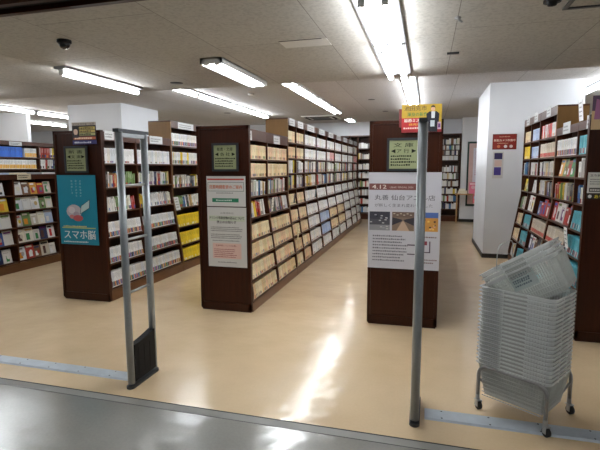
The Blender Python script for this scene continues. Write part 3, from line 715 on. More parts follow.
# upper notice of middle panel
sh, w, h, done = sheet_obj('notice', -2.185, -1.755, 1.112, 1.420, 4.278, rgb(216, 216, 214), 'upper white notice with red stripe and green band on the middle end panel', 'notice')
sh.rect(w * 0.02, h * 0.87, w * 0.96, h * 0.92, rgb(206, 80, 70)); sh.frame(w * 0.03, h * 0.50, w * 0.96, h * 0.80, 0.004, rgb(90, 110, 100))
sh.text('営業時間変更のご案内', w * 0.07, h * 0.58, h * 0.13, rgb(222, 120, 80), width=w * 0.84, bold=0.002)
sh.lines(w * 0.25, h * 0.43, w * 0.45, 1, 0.1, h * 0.03, rgb(120, 120, 120), 6)
sh.rect(w * 0.14, h * 0.14, w * 0.82, h * 0.27, rgb(44, 132, 100)); sh.lines(w * 0.24, h * 0.18, w * 0.5, 1, 0.1, h * 0.05, rgb(220, 236, 226), 7, 2)
done()
sh, w, h, done = sheet_obj('notice', -2.185, -1.752, 0.48, 1.102, 4.278, rgb(216, 216, 214), 'lower white notice with black heading and pink box on the middle end panel', 'notice')
ink = rgb(50, 50, 50); g = rgb(120, 120, 120)
sh.text('お客様各位', w * 0.34, h * 0.89, h * 0.03, g, width=w * 0.34)
sh.rect(w * 0.04, h * 0.77, w * 0.96, h * 0.86, rgb(206, 214, 196)); sh.text('ドリンク等飲食物の持込について', w * 0.06, h * 0.80, h * 0.05, ink, width=w * 0.88, bold=0.002)
sh.text('禁止のお知らせ', w * 0.24, h * 0.73, h * 0.05, ink, width=w * 0.50, bold=0.002)
sh.lines(w * 0.08, h * 0.66, w * 0.84, 3, h * 0.03, h * 0.016, g, 9); sh.lines(w * 0.08, h * 0.54, w * 0.84, 3, h * 0.03, h * 0.016, g, 10); sh.lines(w * 0.12, h * 0.435, w * 0.8, 1, h * 0.03, h * 0.016, g, 11)
sh.rect(w * 0.12, h * 0.14, w * 0.86, h * 0.40, rgb(232, 200, 190)); sh.text('営業時間についてのお願い', w * 0.2, h * 0.345, h * 0.03, rgb(150, 50, 50), 2, width=w * 0.56)
sh.lines(w * 0.16, h * 0.29, w * 0.62, 5, h * 0.032, h * 0.016, rgb(170, 90, 90), 12, 2); sh.lines(w * 0.25, h * 0.07, w * 0.6, 1, 0.1, h * 0.016, g, 13)
done()
# big shop poster
sh, w, h, done = sheet_obj('poster', -0.520, 0.132, 0.558, 1.458, 4.278, rgb(208, 208, 216), 'large white poster with three small photographs on a dark end panel', 'poster')
sh.rect(w * 0.01, h * 0.82, w * 0.66, h * 0.885, rgb(132, 84, 80)); sh.text('4.12', w * 0.05, h * 0.832, h * 0.04, rgb(236, 226, 216), width=w * 0.2, bold=0.002); sh.text('LIBRARY RENEWAL OPEN', w * 0.30, h * 0.838, h * 0.018, rgb(220, 200, 190), width=w * 0.32)
sh.text('丸善 仙台アエル店', w * 0.09, h * 0.715, h * 0.055, rgb(84, 84, 96), width=w * 0.83)
sh.text('が新しく生まれ変わりました', w * 0.09, h * 0.645, h * 0.035, rgb(100, 100, 112), width=w * 0.80)
rp = random.Random(5)
for k, (x0, x1) in enumerate(((0.02, 0.31), (0.34, 0.645), (0.68, 0.97))):
    bc = [rgb(84, 84, 92), rgb(140, 120, 104), rgb(220, 160, 80)][k]
    X0, X1, Z0, Z1 = w * x0, w * x1, h * 0.40, h * 0.595; sh.rect(X0, Z0, X1, Z1, bc)
    if k == 0:
        sh.rect(X0, Z0 + (Z1 - Z0) * 0.6, X1, Z1, rgb(64, 64, 76), 2); sh.rect(X0, Z0, X1, Z0 + (Z1 - Z0) * 0.3, rgb(150, 150, 154), 2)
        for i in range(14): x = rp.uniform(X0, X1 - 0.03); z = rp.uniform(Z0 + 0.01, Z1 - 0.03); sh.rect(x, z, x + 0.02, z + 0.01, rp.choice([rgb(200, 200, 200), rgb(36, 36, 44), rgb(170, 170, 180)]), 3)
    elif k == 1:
        xm = (X0 + X1) / 2; sh.shape([(X0 + 0.04, Z0), (X1 - 0.04, Z0), (xm + 0.008, Z0 + 0.09), (xm - 0.008, Z0 + 0.09)], rgb(206, 176, 150), 2)
        sh.rect(X0, Z1 - 0.05, X1, Z1, rgb(120, 100, 90), 2); sh.shape([(X0, Z0 + 0.05), (xm - 0.01, Z0 + 0.09), (xm - 0.01, Z0 + 0.105), (X0, Z1 - 0.05)], rgb(60, 56, 64), 3); sh.shape([(xm + 0.01, Z0 + 0.09), (X1, Z0 + 0.05), (X1, Z1 - 0.05), (xm + 0.01, Z0 + 0.105)], rgb(60, 56, 64), 3)
        for i in range(6): sh.rect(X0 + 0.01 + i * 0.03, Z1 - 0.02 - (i % 2) * 0.012, X0 + 0.028 + i * 0.03, Z1 - 0.012 - (i % 2) * 0.012, rgb(214, 200, 180), 4)
    else:
        sh.rect(X0, Z1 - 0.05, X1, Z1, rgb(90, 120, 190), 2)
        for i in range(18): x = rp.uniform(X0, X1 - 0.03); z = rp.uniform(Z0 + 0.01, Z1 - 0.06); sh.rect(x, z, x + 0.018, z + 0.016, rp.choice([rgb(250, 210, 110), rgb(170, 80, 50), rgb(240, 180, 150), rgb(90, 60, 50)]), 3)
sh.lines(w * 0.07, h * 0.335, w * 0.52, 9, h * 0.032, h * 0.016, rgb(110, 110, 120), 21); sh.lines(w * 0.72, h * 0.335, w * 0.24, 1, 0.1, h * 0.014, rgb(120, 90, 90), 22)
for a in ((0.56, 0.25, 0.76, 0.262), (0.78, 0.18, 0.87, 0.19), (0.86, 0.18, 0.875, 0.30), (0.74, 0.19, 0.755, 0.27), (0.56, 0.155, 0.68, 0.165), (0.70, 0.11, 0.76, 0.12), (0.755, 0.11, 0.77, 0.19)): sh.rect(w * a[0], h * a[1], w * a[2], h * a[3], rgb(70, 50, 76))
sh.rect(w * 0.79, h * 0.26, w * 0.83, h * 0.30, rgb(150, 60, 80)); sh.lines(w * 0.77, h * 0.10, w * 0.2, 2, h * 0.03, h * 0.014, rgb(120, 90, 90), 23)
done()
# yellow and red advert
sh, w, h, done = sheet_obj('advert_card', -0.232, 0.112, 1.812, 2.055, 4.268, rgb(190, 156, 40), 'yellow and red advert card with a man in a dark suit', 'advert card')
sh.rect(0, 0, w * 0.78, h * 0.52, rgb(190, 40, 44)); sh.rect(w * 0.0, 0, w, h * 0.10, rgb(150, 34, 38), 2)
sh.text('池田克市', w * 0.06, h * 0.78, h * 0.18, rgb(90, 66, 24), 2, width=w * 0.56, bold=0.002); sh.text('渾身の新作', w * 0.14, h * 0.58, h * 0.14, rgb(50, 120, 60), 2, width=w * 0.5, bold=0.002)
sh.text('最恐ミステリ', w * 0.06, h * 0.37, h * 0.12, rgb(240, 232, 220), 3, width=w * 0.58, bold=0.002)
sh.text('発売中', w * 0.18, h * 0.24, h * 0.09, rgb(240, 190, 60), 3, width=w * 0.3); sh.lines(w * 0.05, h * 0.13, w * 0.6, 1, 0.1, h * 0.06, rgb(240, 220, 210), 6, 3)
x = w * 0.78
sh.shape([(x - 0.05, h * 0.28), (x + 0.05, h * 0.28), (x + 0.055, h * 0.66), (x + 0.03, h * 0.74), (x - 0.03, h * 0.74), (x - 0.055, h * 0.66)], rgb(26, 28, 44), 4)
sh.shape([(x - 0.035, 0.002), (x + 0.04, 0.002), (x + 0.045, h * 0.3), (x - 0.045, h * 0.3)], rgb(24, 26, 36), 4)
sh.shape([(x - 0.012, h * 0.5), (x + 0.016, h * 0.5), (x + 0.018, h * 0.74), (x - 0.014, h * 0.74)], rgb(220, 224, 228), 5); sh.rect(x - 0.02, h * 0.2, x + 0.016, h * 0.42, rgb(196, 204, 210), 5)
sh.disc(x, h * 0.83, 0.018, h * 0.095, rgb(222, 176, 140), 5); sh.shape([(x - 0.021, h * 0.83), (x - 0.016, h * 0.93), (x, h * 0.96), (x + 0.017, h * 0.93), (x + 0.021, h * 0.83), (x + 0.012, h * 0.89), (x - 0.012, h * 0.89)], rgb(30, 24, 22), 6)
sh.rect(w * 0.90, h * 0.1, w * 0.985, h * 0.36, rgb(200, 170, 190), 6); sh.rect(w * 0.915, h * 0.16, w * 0.97, h * 0.30, rgb(110, 60, 120), 7)
done()
mb = MB(); mb.box((-0.255, 4.274, 1.86), (-0.20, 4.280, 2.02), rgb(120, 40, 44)); tag(mb.build('advert_card', M['print'], None, (-0.23, 4.276, 1.86)), 'dark red card peeking out behind the yellow advert', 'advert card')
# right end panel
sh, w, h, done = sheet_obj('notice', 1.285, 1.56, 1.285, 1.455, 4.278, rgb(214, 214, 208), 'white notice on the right end panel at the frame edge', 'notice')
sh.text('立ち読みはご遠慮', w * 0.05, h * 0.80, h * 0.12, ink, width=w * 0.8, bold=0.001); sh.lines(w * 0.06, h * 0.64, w * 0.85, 3, h * 0.11, h * 0.05, g, 15); sh.rect(w * 0.05, h * 0.06, w * 0.95, h * 0.26, rgb(90, 86, 82)); sh.lines(w * 0.08, h * 0.12, w * 0.8, 1, 0.1, h * 0.08, rgb(230, 230, 220), 16, 2)
done()
sh, w, h, done = sheet_obj('notice', 1.285, 1.56, 1.235, 1.280, 4.278, rgb(40, 34, 30), 'black strip with yellow letters under the white right notice', 'notice')
sh.disc(h * 0.5, h * 0.5, h * 0.32, h * 0.32, rgb(220, 220, 220)); sh.text('ありがとう', w * 0.2, h * 0.15, h * 0.7, rgb(226, 204, 60), width=w * 0.6, bold=0.002)
done()
sh, w, h, done = sheet_obj('poster', 1.272, 1.62, 1.80, 2.07, 4.258, rgb(214, 184, 140), 'colourful tan and purple poster standing on the right end panel', 'poster')
sh.rect(w * 0.0, h * 0.55, w * 0.4, h, rgb(90, 70, 96)); sh.shape([(w * 0.05, h * 0.3), (w * 0.18, h * 0.3), (w * 0.2, h * 0.85), (w * 0.08, h * 0.9)], rgb(170, 110, 150), 2); sh.disc(w * 0.5, h * 0.6, w * 0.18, h * 0.22, rgb(230, 200, 170), 2); sh.rect(w * 0.2, h * 0.05, w * 0.9, h * 0.2, rgb(190, 150, 90), 2); sh.disc(w * 0.28, h * 0.42, w * 0.08, h * 0.1, rgb(70, 80, 140), 3)
done()
# pillar
sh, w, h, done = sheet_obj('sign', 1.012, 1.370, 1.785, 2.030, 8.046, rgb(140, 34, 22), 'dark red sign with pale lettering on the white pillar', 'sign')
sh.frame(0, 0, w, h, 0.008, rgb(84, 24, 18)); sh.lines(w * 0.28, h * 0.80, w * 0.5, 1, 0.1, h * 0.06, rgb(220, 170, 140), 50); sh.text('防犯カメラ作動中', w * 0.06, h * 0.52, h * 0.15, rgb(240, 214, 196), width=w * 0.88, bold=0.003)
sh.lines(w * 0.2, h * 0.38, w * 0.55, 1, 0.1, h * 0.05, rgb(220, 170, 140), 51)
for x_, c in ((0.26, rgb(210, 120, 80)), (0.55, rgb(230, 220, 220)), (0.78, rgb(220, 200, 200))): sh.disc(w * x_, h * 0.2, w * 0.07, h * 0.10, c, 2)
done()
sh, w, h, done = sheet_obj('poster', 1.03, 1.19, 1.32, 1.750, 8.046, rgb(206, 204, 204), 'narrow pale poster with purple patches below the red sign', 'poster')
sh.rect(w * 0.12, h * 0.72, w * 0.88, h * 0.95, rgb(48, 42, 92)); sh.rect(w * 0.16, h * 0.45, w * 0.84, h * 0.68, rgb(214, 186, 176)); sh.rect(w * 0.14, h * 0.12, w * 0.80, h * 0.42, rgb(74, 60, 140))
done()

# ---------------------------------------------------------------- security gates and their cable plates
def gate(x, y0, y1, top, lab, arch=0.0):
    yc = (y0 + y1) / 2; t = thing('security_gate', (x, yc, 0), lab, 'security gate', 'security gates at the shop entrance')
    for yy in (y0, y1):
        mb = MB(); mb.tube([(x, yy, 0.03), (x, yy, top - 0.02)], 0.021, 12, ry=0.026); mb.build('post', M['post'], t, smooth=True)
    mb = MB(); mb.obox((x - 0.022, y0 - 0.03, top - 0.022), (0.044, 0, 0), (0, y1 - y0 + 0.06, 0), (0, 0, 0.022)); mb.build('top_bar', M['darkmetal'], t)
    mb = MB(); mb.obox((x - 0.016, y0, top - 0.05), (0.032, 0, 0), (0, y1 - y0, 0), (0, 0, 0.026)); mb.build('header', M['post'], t)
    for z in (1.389, 1.028, 0.665):
        mb = MB(); mb.tube([(x, y0 + 0.015, z), (x, y1 - 0.015, z)], 0.009, 8); mb.build('rail', M['steel'], t, smooth=True)
    mb = MB(); n = 8
    prof = [(y0 + 0.02, 0.04), (y1 - 0.01, 0.04), (y1 - 0.01, 0.335)] + [(y1 - 0.01 - (y1 - y0 - 0.03) * i / n, 0.335 - 0.035 * math.sin(math.pi * 0.5 * i / n) + 0.0) for i in range(1, n + 1)]
    a = [(x - 0.024, y, z) for y, z in prof]; b = [(x + 0.024, y, z) for y, z in prof]
    k = len(a); o = len(mb.v); mb.v += a + b; mb.f += [tuple(o + i for i in reversed(range(k))), tuple(o + k + i for i in range(k))] + [(o + i, o + (i + 1) % k, o + k + (i + 1) % k, o + k + i) for i in range(k)]
    mb.mi += [0] * (k + 2); mb.c += [(0, 0, 0)] * (k + 2)
    p = mb.build('base_cover', M['black'], t)
    for i in range(3):
        mb = MB(); yy = y0 + 0.06 + i * 0.065
        for s in (-1, 1): mb.box((x + s * 0.0245, yy, 0.07), (x + s * 0.026, yy + 0.004, 0.27))
        mb.build('rib', M['black'], p, origin=(x, yc, 0))
    mb = MB(); pts = []
    for i in range(16):
        an = 2 * math.pi * i / 16; pts.append((x + 0.032 * math.cos(an), (y0 if math.sin(an) < 0 else y1) + 0.036 * math.sin(an)))
    o = len(mb.v); mb.v += [(px, py, 0.0) for px, py in pts] + [(px, py, 0.016) for px, py in pts]
    mb.f += [tuple(o + i for i in reversed(range(16))), tuple(o + 16 + i for i in range(16))] + [(o + i, o + (i + 1) % 16, o + 16 + (i + 1) % 16, o + 16 + i) for i in range(16)]
    mb.mi += [0] * 18; mb.c += [(0, 0, 0)] * 18
    mb.build('foot_plate', M['darkmetal'], t)
gate(-1.92, 2.56, 2.83, 1.755, 'grey metal security gate on the left seen at an angle')
gate(-0.027, 2.60, 2.90, 1.765, 'grey metal security gate seen edge on before the white poster')
def plate(x0, x1, y0, y1, lab):
    t = thing('floor_cable_cover', ((x0 + x1) / 2, (y0 + y1) / 2, 0), lab, 'cable cover')
    mb = MB(); n = len(mb.v); z = 0.009
    prof = [(y0, 0.0), (y0 + 0.012, z), (y1 - 0.012, z), (y1, 0.0)]
    mb.v += [(x0, y, zz) for y, zz in prof] + [(x1, y, zz) for y, zz in prof]
    mb.f += [(0, 1, 2, 3), (7, 6, 5, 4), (0, 4, 5, 1), (1, 5, 6, 2), (2, 6, 7, 3), (3, 7, 4, 0)]; mb.mi += [0] * 6; mb.c += [(1, 1, 1)] * 6
    mb.build('cover_plate', M['alu'], t)
    x = x0 + 0.1
    while x < x1:
        for y in (y0 + 0.025, y1 - 0.025):
            mb = MB(); mb.lathe([(0.0001, 0.0015), (0.005, 0.0012), (0.006, 0)], (x, y, z), 8); mb.build('screw', M['darkmetal'], t)
        x += 0.27
plate(-3.9, -1.97, 2.635, 2.755, 'aluminium cable cover strip on the floor at left')
plate(0.03, 0.985, 2.67, 2.80, 'aluminium cable cover strip beneath the basket cart')
plate(0.99, 1.9, 2.67, 2.80, 'end of the aluminium cable cover at the right frame edge')

# ---------------------------------------------------------------- basket cart
U = Vector((0.836, -0.549, 0)); V = Vector((0.549, 0.836, 0)); CC = Vector((0.615, 2.935, 0))
t = thing('basket_cart', tuple(CC), 'chrome wheeled cart carrying the basket stack', 'basket cart')
HU, HV = 0.2, 0.182
for s in (-1, 1):
    e = V * (HV * s); zt = 0.285; r = 0.06
    pts = [CC + e - U * HU + Vector((0, 0, 0.085))]
    pts += [CC + e - U * (HU - r + r * math.cos(a)) + Vector((0, 0, zt - r + r * math.sin(a))) for a in [math.pi / 2 * i / 5 for i in range(6)]]
    pts += [CC + e + U * (HU - r + r * math.sin(a)) + Vector((0, 0, zt - r + r * math.cos(a))) for a in [math.pi / 2 * i / 5 for i in range(6)]]
    pts += [CC + e + U * HU + Vector((0, 0, 0.085))]
    mb = MB(); mb.tube(pts, 0.012, 10); mb.build('frame_hoop', M['chrome'], t, smooth=True)
for s in (-1, 1):
    mb = MB(); mb.tube([CC + U * (HU * s) - V * HV + Vector((0, 0, 0.20)), CC + U * (HU * s * 0.82) - V * HV * 0.5 + Vector((0, 0, 0.115)), CC + U * (HU * s * 0.82) + V * HV * 0.5 + Vector((0, 0, 0.115)), CC + U * (HU * s) + V * HV + Vector((0, 0, 0.20))], 0.008, 8); mb.build('cross_bar', M['chrome'], t, smooth=True)
for s in (-1, 1):
    for s2 in (-1, 1):
        c = CC + U * (HU * s) + V * (HV * s2)
        mb = MB(); mb.tube([c + Vector((0, 0, 0.062)), c + Vector((0, 0, 0.095))], 0.013, 10)
        D = Vector((0.5, -0.86, 0)); N_ = Vector((0.86, 0.5, 0))
        mb.obox(c - N_ * 0.016 - D * 0.014 + Vector((0, 0, 0.058)), N_ * 0.032, D * 0.04, Vector((0, 0, 0.004)))
        for q in (-1, 1): mb.obox(c + N_ * (0.0145 * q) - N_ * 0.001 - D * 0.004 + Vector((0, 0, 0.02)), N_ * 0.002, D * 0.026, Vector((0, 0, 0.04)))
        cst = mb.build('caster', M['steel'], t)
        w = c + D * 0.012 + Vector((0, 0, 0.0272))
        mb = MB(); mb.tube([w - N_ * 0.011, w - N_ * 0.009, w + N_ * 0.009, w + N_ * 0.011], [0.022, 0.027, 0.027, 0.022], 18); mb.tube([w - N_ * 0.014, w + N_ * 0.014], 0.008, 10, mi=1)
        mb.build('wheel', [M['rubber'], M['steel']], cst, origin=tuple(CC), smooth=True)

# one basket, local frame: x = short side, y = long side, z=0 at rim top
def make_basket():
    r = bpy.data.objects.new('shopping_basket', None); COL.objects.link(r)
    A, B, H = 0.215, 0.160, 0.205; a, b = 0.183, 0.132
    def ring(k, z, n=5, rad=0.035):     # k 0 top .. 1 bottom
        X = A + (a - A) * k; Y = B + (b - B) * k; out = []
        for cx, cy, st in ((X - rad, Y - rad, 0), (-X + rad, Y - rad, 1), (-X + rad, -Y + rad, 2), (X - rad, -Y + rad, 3)):
            for i in range(n):
                an = math.pi / 2 * (st + i / (n - 1)); out.append(Vector((cx + rad * math.cos(an), cy + rad * math.sin(an), z)))
        return out
    # lattice body
    mb = MB()
    def wall(p, q, nbar, skip):          # p,q top corners -> verticals between k0..k1
        (x0, y0), (x1, y1) = p, q
        for i in range(nbar + 1):
            f = i / nbar
            if skip and 0.36 < f < 0.64: continue
            xt, yt = x0 + (x1 - x0) * f, y0 + (y1 - y0) * f
            xb, yb = xt * a / A, yt * b / B
            mb.tube([(xt, yt, -0.02), (xb, yb, -H)], 0.0019, 4)
    c = 0.03
    wall((-A, -B + c), (-A, B - c), 14, False); wall((A, -B + c), (A, B - c), 14, False)
    wall((-A + c, -B), (A - c, -B), 24, False); wall((-A + c, B), (A - c, B), 24, False)
    for k in (0.28, 0.5, 0.72, 0.9):
        rg = ring(k, -H * k); mb.tube(rg + [rg[0]], 0.002, 4)
    n0 = len(mb.v); rg = ring(1, -H); mb.poly(rg, mi=0)
    for i in range(-6, 7): mb.box((-a + 0.01, i * 0.026 - 0.002, -H - 0.003), (a - 0.01, i * 0.026 + 0.002, -H + 0.002))
    # solid centre panels and corner bands
    for (p, q) in (((-A, -0.055), (-A, 0.055)), ((A, -0.055), (A, 0.055)), ((-0.068, -B), (0.068, -B)), ((-0.068, B), (0.068, B))):
        f = lambda P, k: Vector((P[0] * (1 + (a / A - 1) * k), P[1] * (1 + (b / B - 1) * k), -0.012 - (H - 0.012) * k))
        mb.poly([f(p, 0), f(q, 0), f(q, 0.4), f(p, 0.4)])
    r1 = ring(0.9, -H * 0.9); r2 = ring(1.0, -H)
    for i in range(len(r1)): j = (i + 1) % len(r1); mb.poly([r1[i], r1[j], r2[j], r2[i]])
    for st in range(4):                                   # solid corner bands
        c1 = ring(0.0, 0.0); c2 = ring(1.0, -H)
        for i in range(st * 5, st * 5 + 4): mb.poly([c1[i], c1[i + 1], c2[i + 1], c2[i]])
    body = mb.build('lattice_body', M['plastic'], r, (0, 0, 0))
    mb = MB(); r0 = ring(0, 0); ro = [p + Vector((math.copysign(0.006, p.x), math.copysign(0.006, p.y), 0)) for p in r0]; rl = [p + Vector((0, 0, -0.008)) for p in ro]; rs = ring(0.1, -0.022)
    n = len(r0)
    for i in range(n):
        j = (i + 1) % n; mb.poly([r0[i], r0[j], ro[j], ro[i]]); mb.poly([ro[i], ro[j], rl[j], rl[i]]); mb.poly([r0[i], rs[i], rs[j], r0[j]])
    for (x, y) in [(sx * 0.07, sy * (B + 0.004)) for sx in (-1, 1) for sy in (-1, 1)] + [(sx * (A + 0.004), sy * 0.057) for sx in (-1, 1) for sy in (-1, 1)]:
        mb.box((x - 0.003, y - 0.003, -0.016), (x + 0.003, y + 0.003, 0.0))
    mb.build('rim', M['plasticrim'], r, (0, 0, 0))
    return r
def label_card(r):
    mb = MB(); sh = Sheet(mb, (-0.075, -0.157, -0.115), (1, 0, 0), (0, 0.12, 0.99), (0, -1, 0.1)); sh.base(0.15, 0.105, (0.62, 0.72, 0.69), 0.002)
    o = mb.build('label_panel', M['clearcard'], r, (0, 0, 0))
    mb = MB(); sh = Sheet(mb, (-0.06, -0.1585, -0.10), (1, 0, 0), (0, 0.12, 0.99), (0, -1, 0.1)); sh.lines(0.0, 0.062, 0.12, 4, 0.019, 0.011, rgb(96, 110, 118), 71)
    mb.build('lettering', M['print'], r, (0, 0, 0))
    return o
def wire_handle(r, up=True):
    mb = MB()
    if up:
        q = (0.545, 0.839); f = lambda y, h: (-0.10 + q[0] * h, y, -0.01 + q[1] * h)
        pts = [f(-0.165, 0), f(-0.167, 0.06), f(-0.16, 0.115), f(-0.13, 0.135), f(-0.06, 0.142), f(0.06, 0.142), f(0.13, 0.135), f(0.16, 0.115), f(0.167, 0.06), f(0.165, 0)]
    else:
        pts = [(-0.08, -0.166, -0.006), (-0.195, -0.169, -0.004), (-0.222, -0.15, -0.004), (-0.222, 0.15, -0.004), (-0.195, 0.169, -0.004), (-0.08, 0.166, -0.006)]
    mb.tube(pts, 0.003, 6); mb.build('handle', M['steel'], r, (0, 0, 0), smooth=True)
proto = make_basket(); wire_handle(proto, False)
ang = math.atan2(U.y, U.x)
SC = Vector((0.601, 2.916, 0))
N_B = 21; PITCH = 0.024
def copy_tree(o):
    c = o.copy(); COL.objects.link(c)
    for ch in o.children:
        d = ch.copy(); COL.objects.link(d); d.parent = c
    return c
names = ['bottom basket, resting in the chrome cart', 'second', 'third', 'fourth', 'fifth', 'sixth', 'seventh', 'eighth', 'ninth', 'tenth', 'eleventh', 'twelfth', 'thirteenth', 'fourteenth', 'fifteenth', 'sixteenth']
for k in range(N_B):
    o = proto if k == 0 else copy_tree(proto)
    o.location = SC + Vector((0, 0, 0.305 + k * PITCH)); o.rotation_euler = (0, 0, ang)
    lab = ('clear grey shopping basket lowest in the upright stack, resting in the cart' if k == 0 else
           'clear grey shopping basket topmost of the upright stack under the tilted ones' if k == N_B - 1 else
           'clear grey shopping basket, %s up from the cart in the upright stack' % ORD[k + 1])
    tag(o, lab, 'shopping basket', 'shopping baskets nested in an upright stack')
# the tilted baskets on top: long side along U, left end low
TIL = math.radians(33)
U2 = Vector((math.cos(math.radians(24)), -math.sin(math.radians(24)), 0)); V2 = Vector((-U2.y, U2.x, 0))
ux = (U2 * math.cos(TIL) + Vector((0, 0, math.sin(TIL)))).normalized()       # along the long side, towards the raised end
uz = (Vector((0, 0, math.cos(TIL))) - U2 * math.sin(TIL)).normalized()       # out of the opening
xl = ux; yl = V2; zl = uz
for k in range(3):
    r = make_basket() if k == 0 else copy_tree(tb)
    if k == 0: tb = r; label_card(tb)
    cpos = Vector((0.325, 2.915, 0.845)) + ux * 0.215 + V2 * 0.16 + uz * (0.03 * (k - 2))
    Mx = Matrix(((xl.x, yl.x, zl.x, cpos.x), (xl.y, yl.y, zl.y, cpos.y), (xl.z, yl.z, zl.z, cpos.z), (0, 0, 0, 1)))
    r.matrix_world = Mx
    if k == 2: wire_handle(r, True)
    tag(r, ['lowest of the three tilted clear baskets lying on the stack', 'middle of the three tilted clear baskets lying on the stack', 'topmost tilted clear basket with its wire handle raised'][k], 'shopping basket', 'tilted baskets on top of the stack')

# ---------------------------------------------------------------- ceiling fittings
t = thing('dome_camera', (-2.77, 3.09, 2.5), 'black dome camera on the front ceiling at upper left', 'security camera')
mb = MB(); mb.lathe([(0.0001, 0), (0.052, 0), (0.054, -0.018), (0.046, -0.026), (0.0001, -0.026)], (-2.77, 3.09, 2.5), 24); mb.build('base_ring', M['black'], t, smooth=True)
mb = MB(); mb.lathe([(0.043, -0.026)] + [(0.042 * math.cos(a), -0.03 - 0.04 * math.sin(a)) for a in [math.pi / 2 * i / 8 for i in range(9)]], (-2.77, 3.09, 2.5), 24); mb.build('dome', M['glass'], t, smooth=True)
mb = MB(); mb.lathe([(0.0001, 0), (0.05, 0), (0.05, -0.012), (0.0001, -0.012)], (0.70, 3.2, 2.5), 20); mb.lathe([(0.03, -0.012), (0.025, -0.03), (0.0001, -0.036)], (0.70, 3.2, 2.5), 20)
tag(mb.build('dome_camera', M['black'], None, (0.70, 3.2, 2.5), smooth=True), 'black dome fitting at the top right beside the ceiling hatch', 'security camera')
def disc(x, y, z, r, m, lab, name='smoke_detector', h=0.03):
    mb = MB(); mb.lathe([(0.0001, 0), (r, 0), (r * 0.95, -h * 0.5), (r * 0.6, -h), (0.0001, -h)], (x, y, z), 20)
    tag(mb.build(name, m, None, (x, y, z), smooth=True), lab, name.replace('_', ' '))
disc(-2.88, 4.95, 2.5, 0.075, M['darkmetal'], 'flat dark round ceiling speaker left of the box lamp', 'ceiling_speaker', 0.006)
disc(-3.12, 7.95, 2.84, 0.06, M['whitepaint'], 'round white detector on the rear ceiling beside the trough lamps')
disc(-4.75, 10.5, 2.84, 0.09, M['darkmetal'], 'small dark round fitting on the far left rear ceiling', 'ceiling_speaker', 0.006)
disc(-1.1, 9.3, 2.84, 0.07, M['darkmetal'], 'nearer small dark disc on the rear ceiling left of the central lamps', 'ceiling_speaker', 0.006)
disc(-1.0, 11.3, 2.84, 0.07, M['darkmetal'], 'farther small dark disc on the rear ceiling left of the central lamps', 'ceiling_speaker', 0.006)
mb = MB(); mb.tube([(0.17, 3.37, 2.5), (0.17, 3.37, 2.485)], 0.02, 12); mb.tube([(0.17, 3.37, 2.485), (0.20, 3.37, 2.465)], 0.007, 8)
tag(mb.build('sprinkler_head', M['steel'], None, (0.17, 3.37, 2.5)), 'tiny metal sprinkler head on the seam right of the bright lamps', 'sprinkler head')
mb = MB(); mb.box((0.14, 4.34, 2.485), (0.24, 4.37, 2.5)); tag(mb.build('ceiling_bracket', M['darkmetal'], None, (0.19, 4.35, 2.5)), 'short dark bracket on the front ceiling near the step', 'bracket')
mb = MB()
for a, b in (((0.80, 3.36), (1.6, 3.385)), ((0.80, 2.8), (0.825, 3.36)), ((1.575, 2.8), (1.6, 3.36)), ((0.80, 2.775), (1.6, 2.8))): mb.box((a[0], a[1], 2.49), (b[0], b[1], 2.5))
struct(mb.build('trim_4', M['darkmetal']))
mb = MB(); mb.box((-1.17, 3.60, 2.497), (-0.78, 3.80, 2.4995)); struct(mb.build('trim_5', M['whitepaint']))
mb = MB(); mb.box((-1.17, 3.596, 2.496), (-0.82, 3.60, 2.4995)); struct(mb.build('trim_6', M['darkmetal']))
# air conditioner
t = thing('air_conditioner', (-2.75, 11.6, 2.84), 'square ceiling air conditioner with dark vents far down the aisle', 'air conditioner')
t.location = (-2.75, 12.1, 2.84); t['_o'] = (-2.75, 12.1, 2.84)
X, Y = -2.75, 12.1
mb = MB(); mb.box((X - 0.45, Y - 0.45, 2.81), (X + 0.45, Y + 0.45, 2.84)); mb.build('panel', M['whitepaint'], t)
for (a, b) in (((-0.33, -0.40), (0.33, -0.33)), ((-0.33, 0.33), (0.33, 0.40)), ((-0.40, -0.33), (-0.33, 0.33)), ((0.33, -0.33), (0.40, 0.33))):
    mb = MB(); mb.box((X + a[0], Y + a[1], 2.805), (X + b[0], Y + b[1], 2.81)); mb.build('vent', M['black'], t)
mb = MB(); mb.box((X - 0.25, Y - 0.25, 2.802), (X + 0.25, Y + 0.25, 2.81)); mb.build('grille', M['darkmetal'], t)

# ---------------------------------------------------------------- back wall furniture
def wallcase(x0, x1, top, divs, rows, lab, seed, band=None):
    t = thing('bookcase', ((x0 + x1) / 2, 13.5, 0), lab, 'bookcase')
    mb = MB(); mb.box((x0, 13.62, 0), (x1, 13.64, top)); mb.build('back_board', M['core'], t)
    mb = MB(); mb.box((x0, 13.32, top - 0.03), (x1, 13.62, top)); mb.build('top_board', M['wood'], t)
    mb = MB(); mb.box((x0, 13.32, 0), (x1, 13.62, 0.15)); mb.build('plinth', M['wood'], t)
    for x in divs:
        mb = MB(); mb.box((x - 0.015, 13.31, 0.15), (x + 0.015, 13.62, top - 0.03)); mb.build('upright', M['panel'], t)
    bk = MB(); rw = random.Random(seed)
    for a, b in zip(divs[:-1], divs[1:]):
        for z in rows:
            mb = MB(); mb.box((a + 0.015, 13.32, z - 0.02), (b - 0.015, 13.62, z)); mb.build('shelf', M['shelf'], t)
            x = a + 0.02
            while x < b - 0.06:
                w = rw.uniform(0.02, 0.07); h = rw.uniform(0.13, 0.18); bk.box((x, 13.36, z), (x + w * 0.95, 13.5, z + h), rw.choice(MIX + WHITE + WHITE)); x += w
    return bk
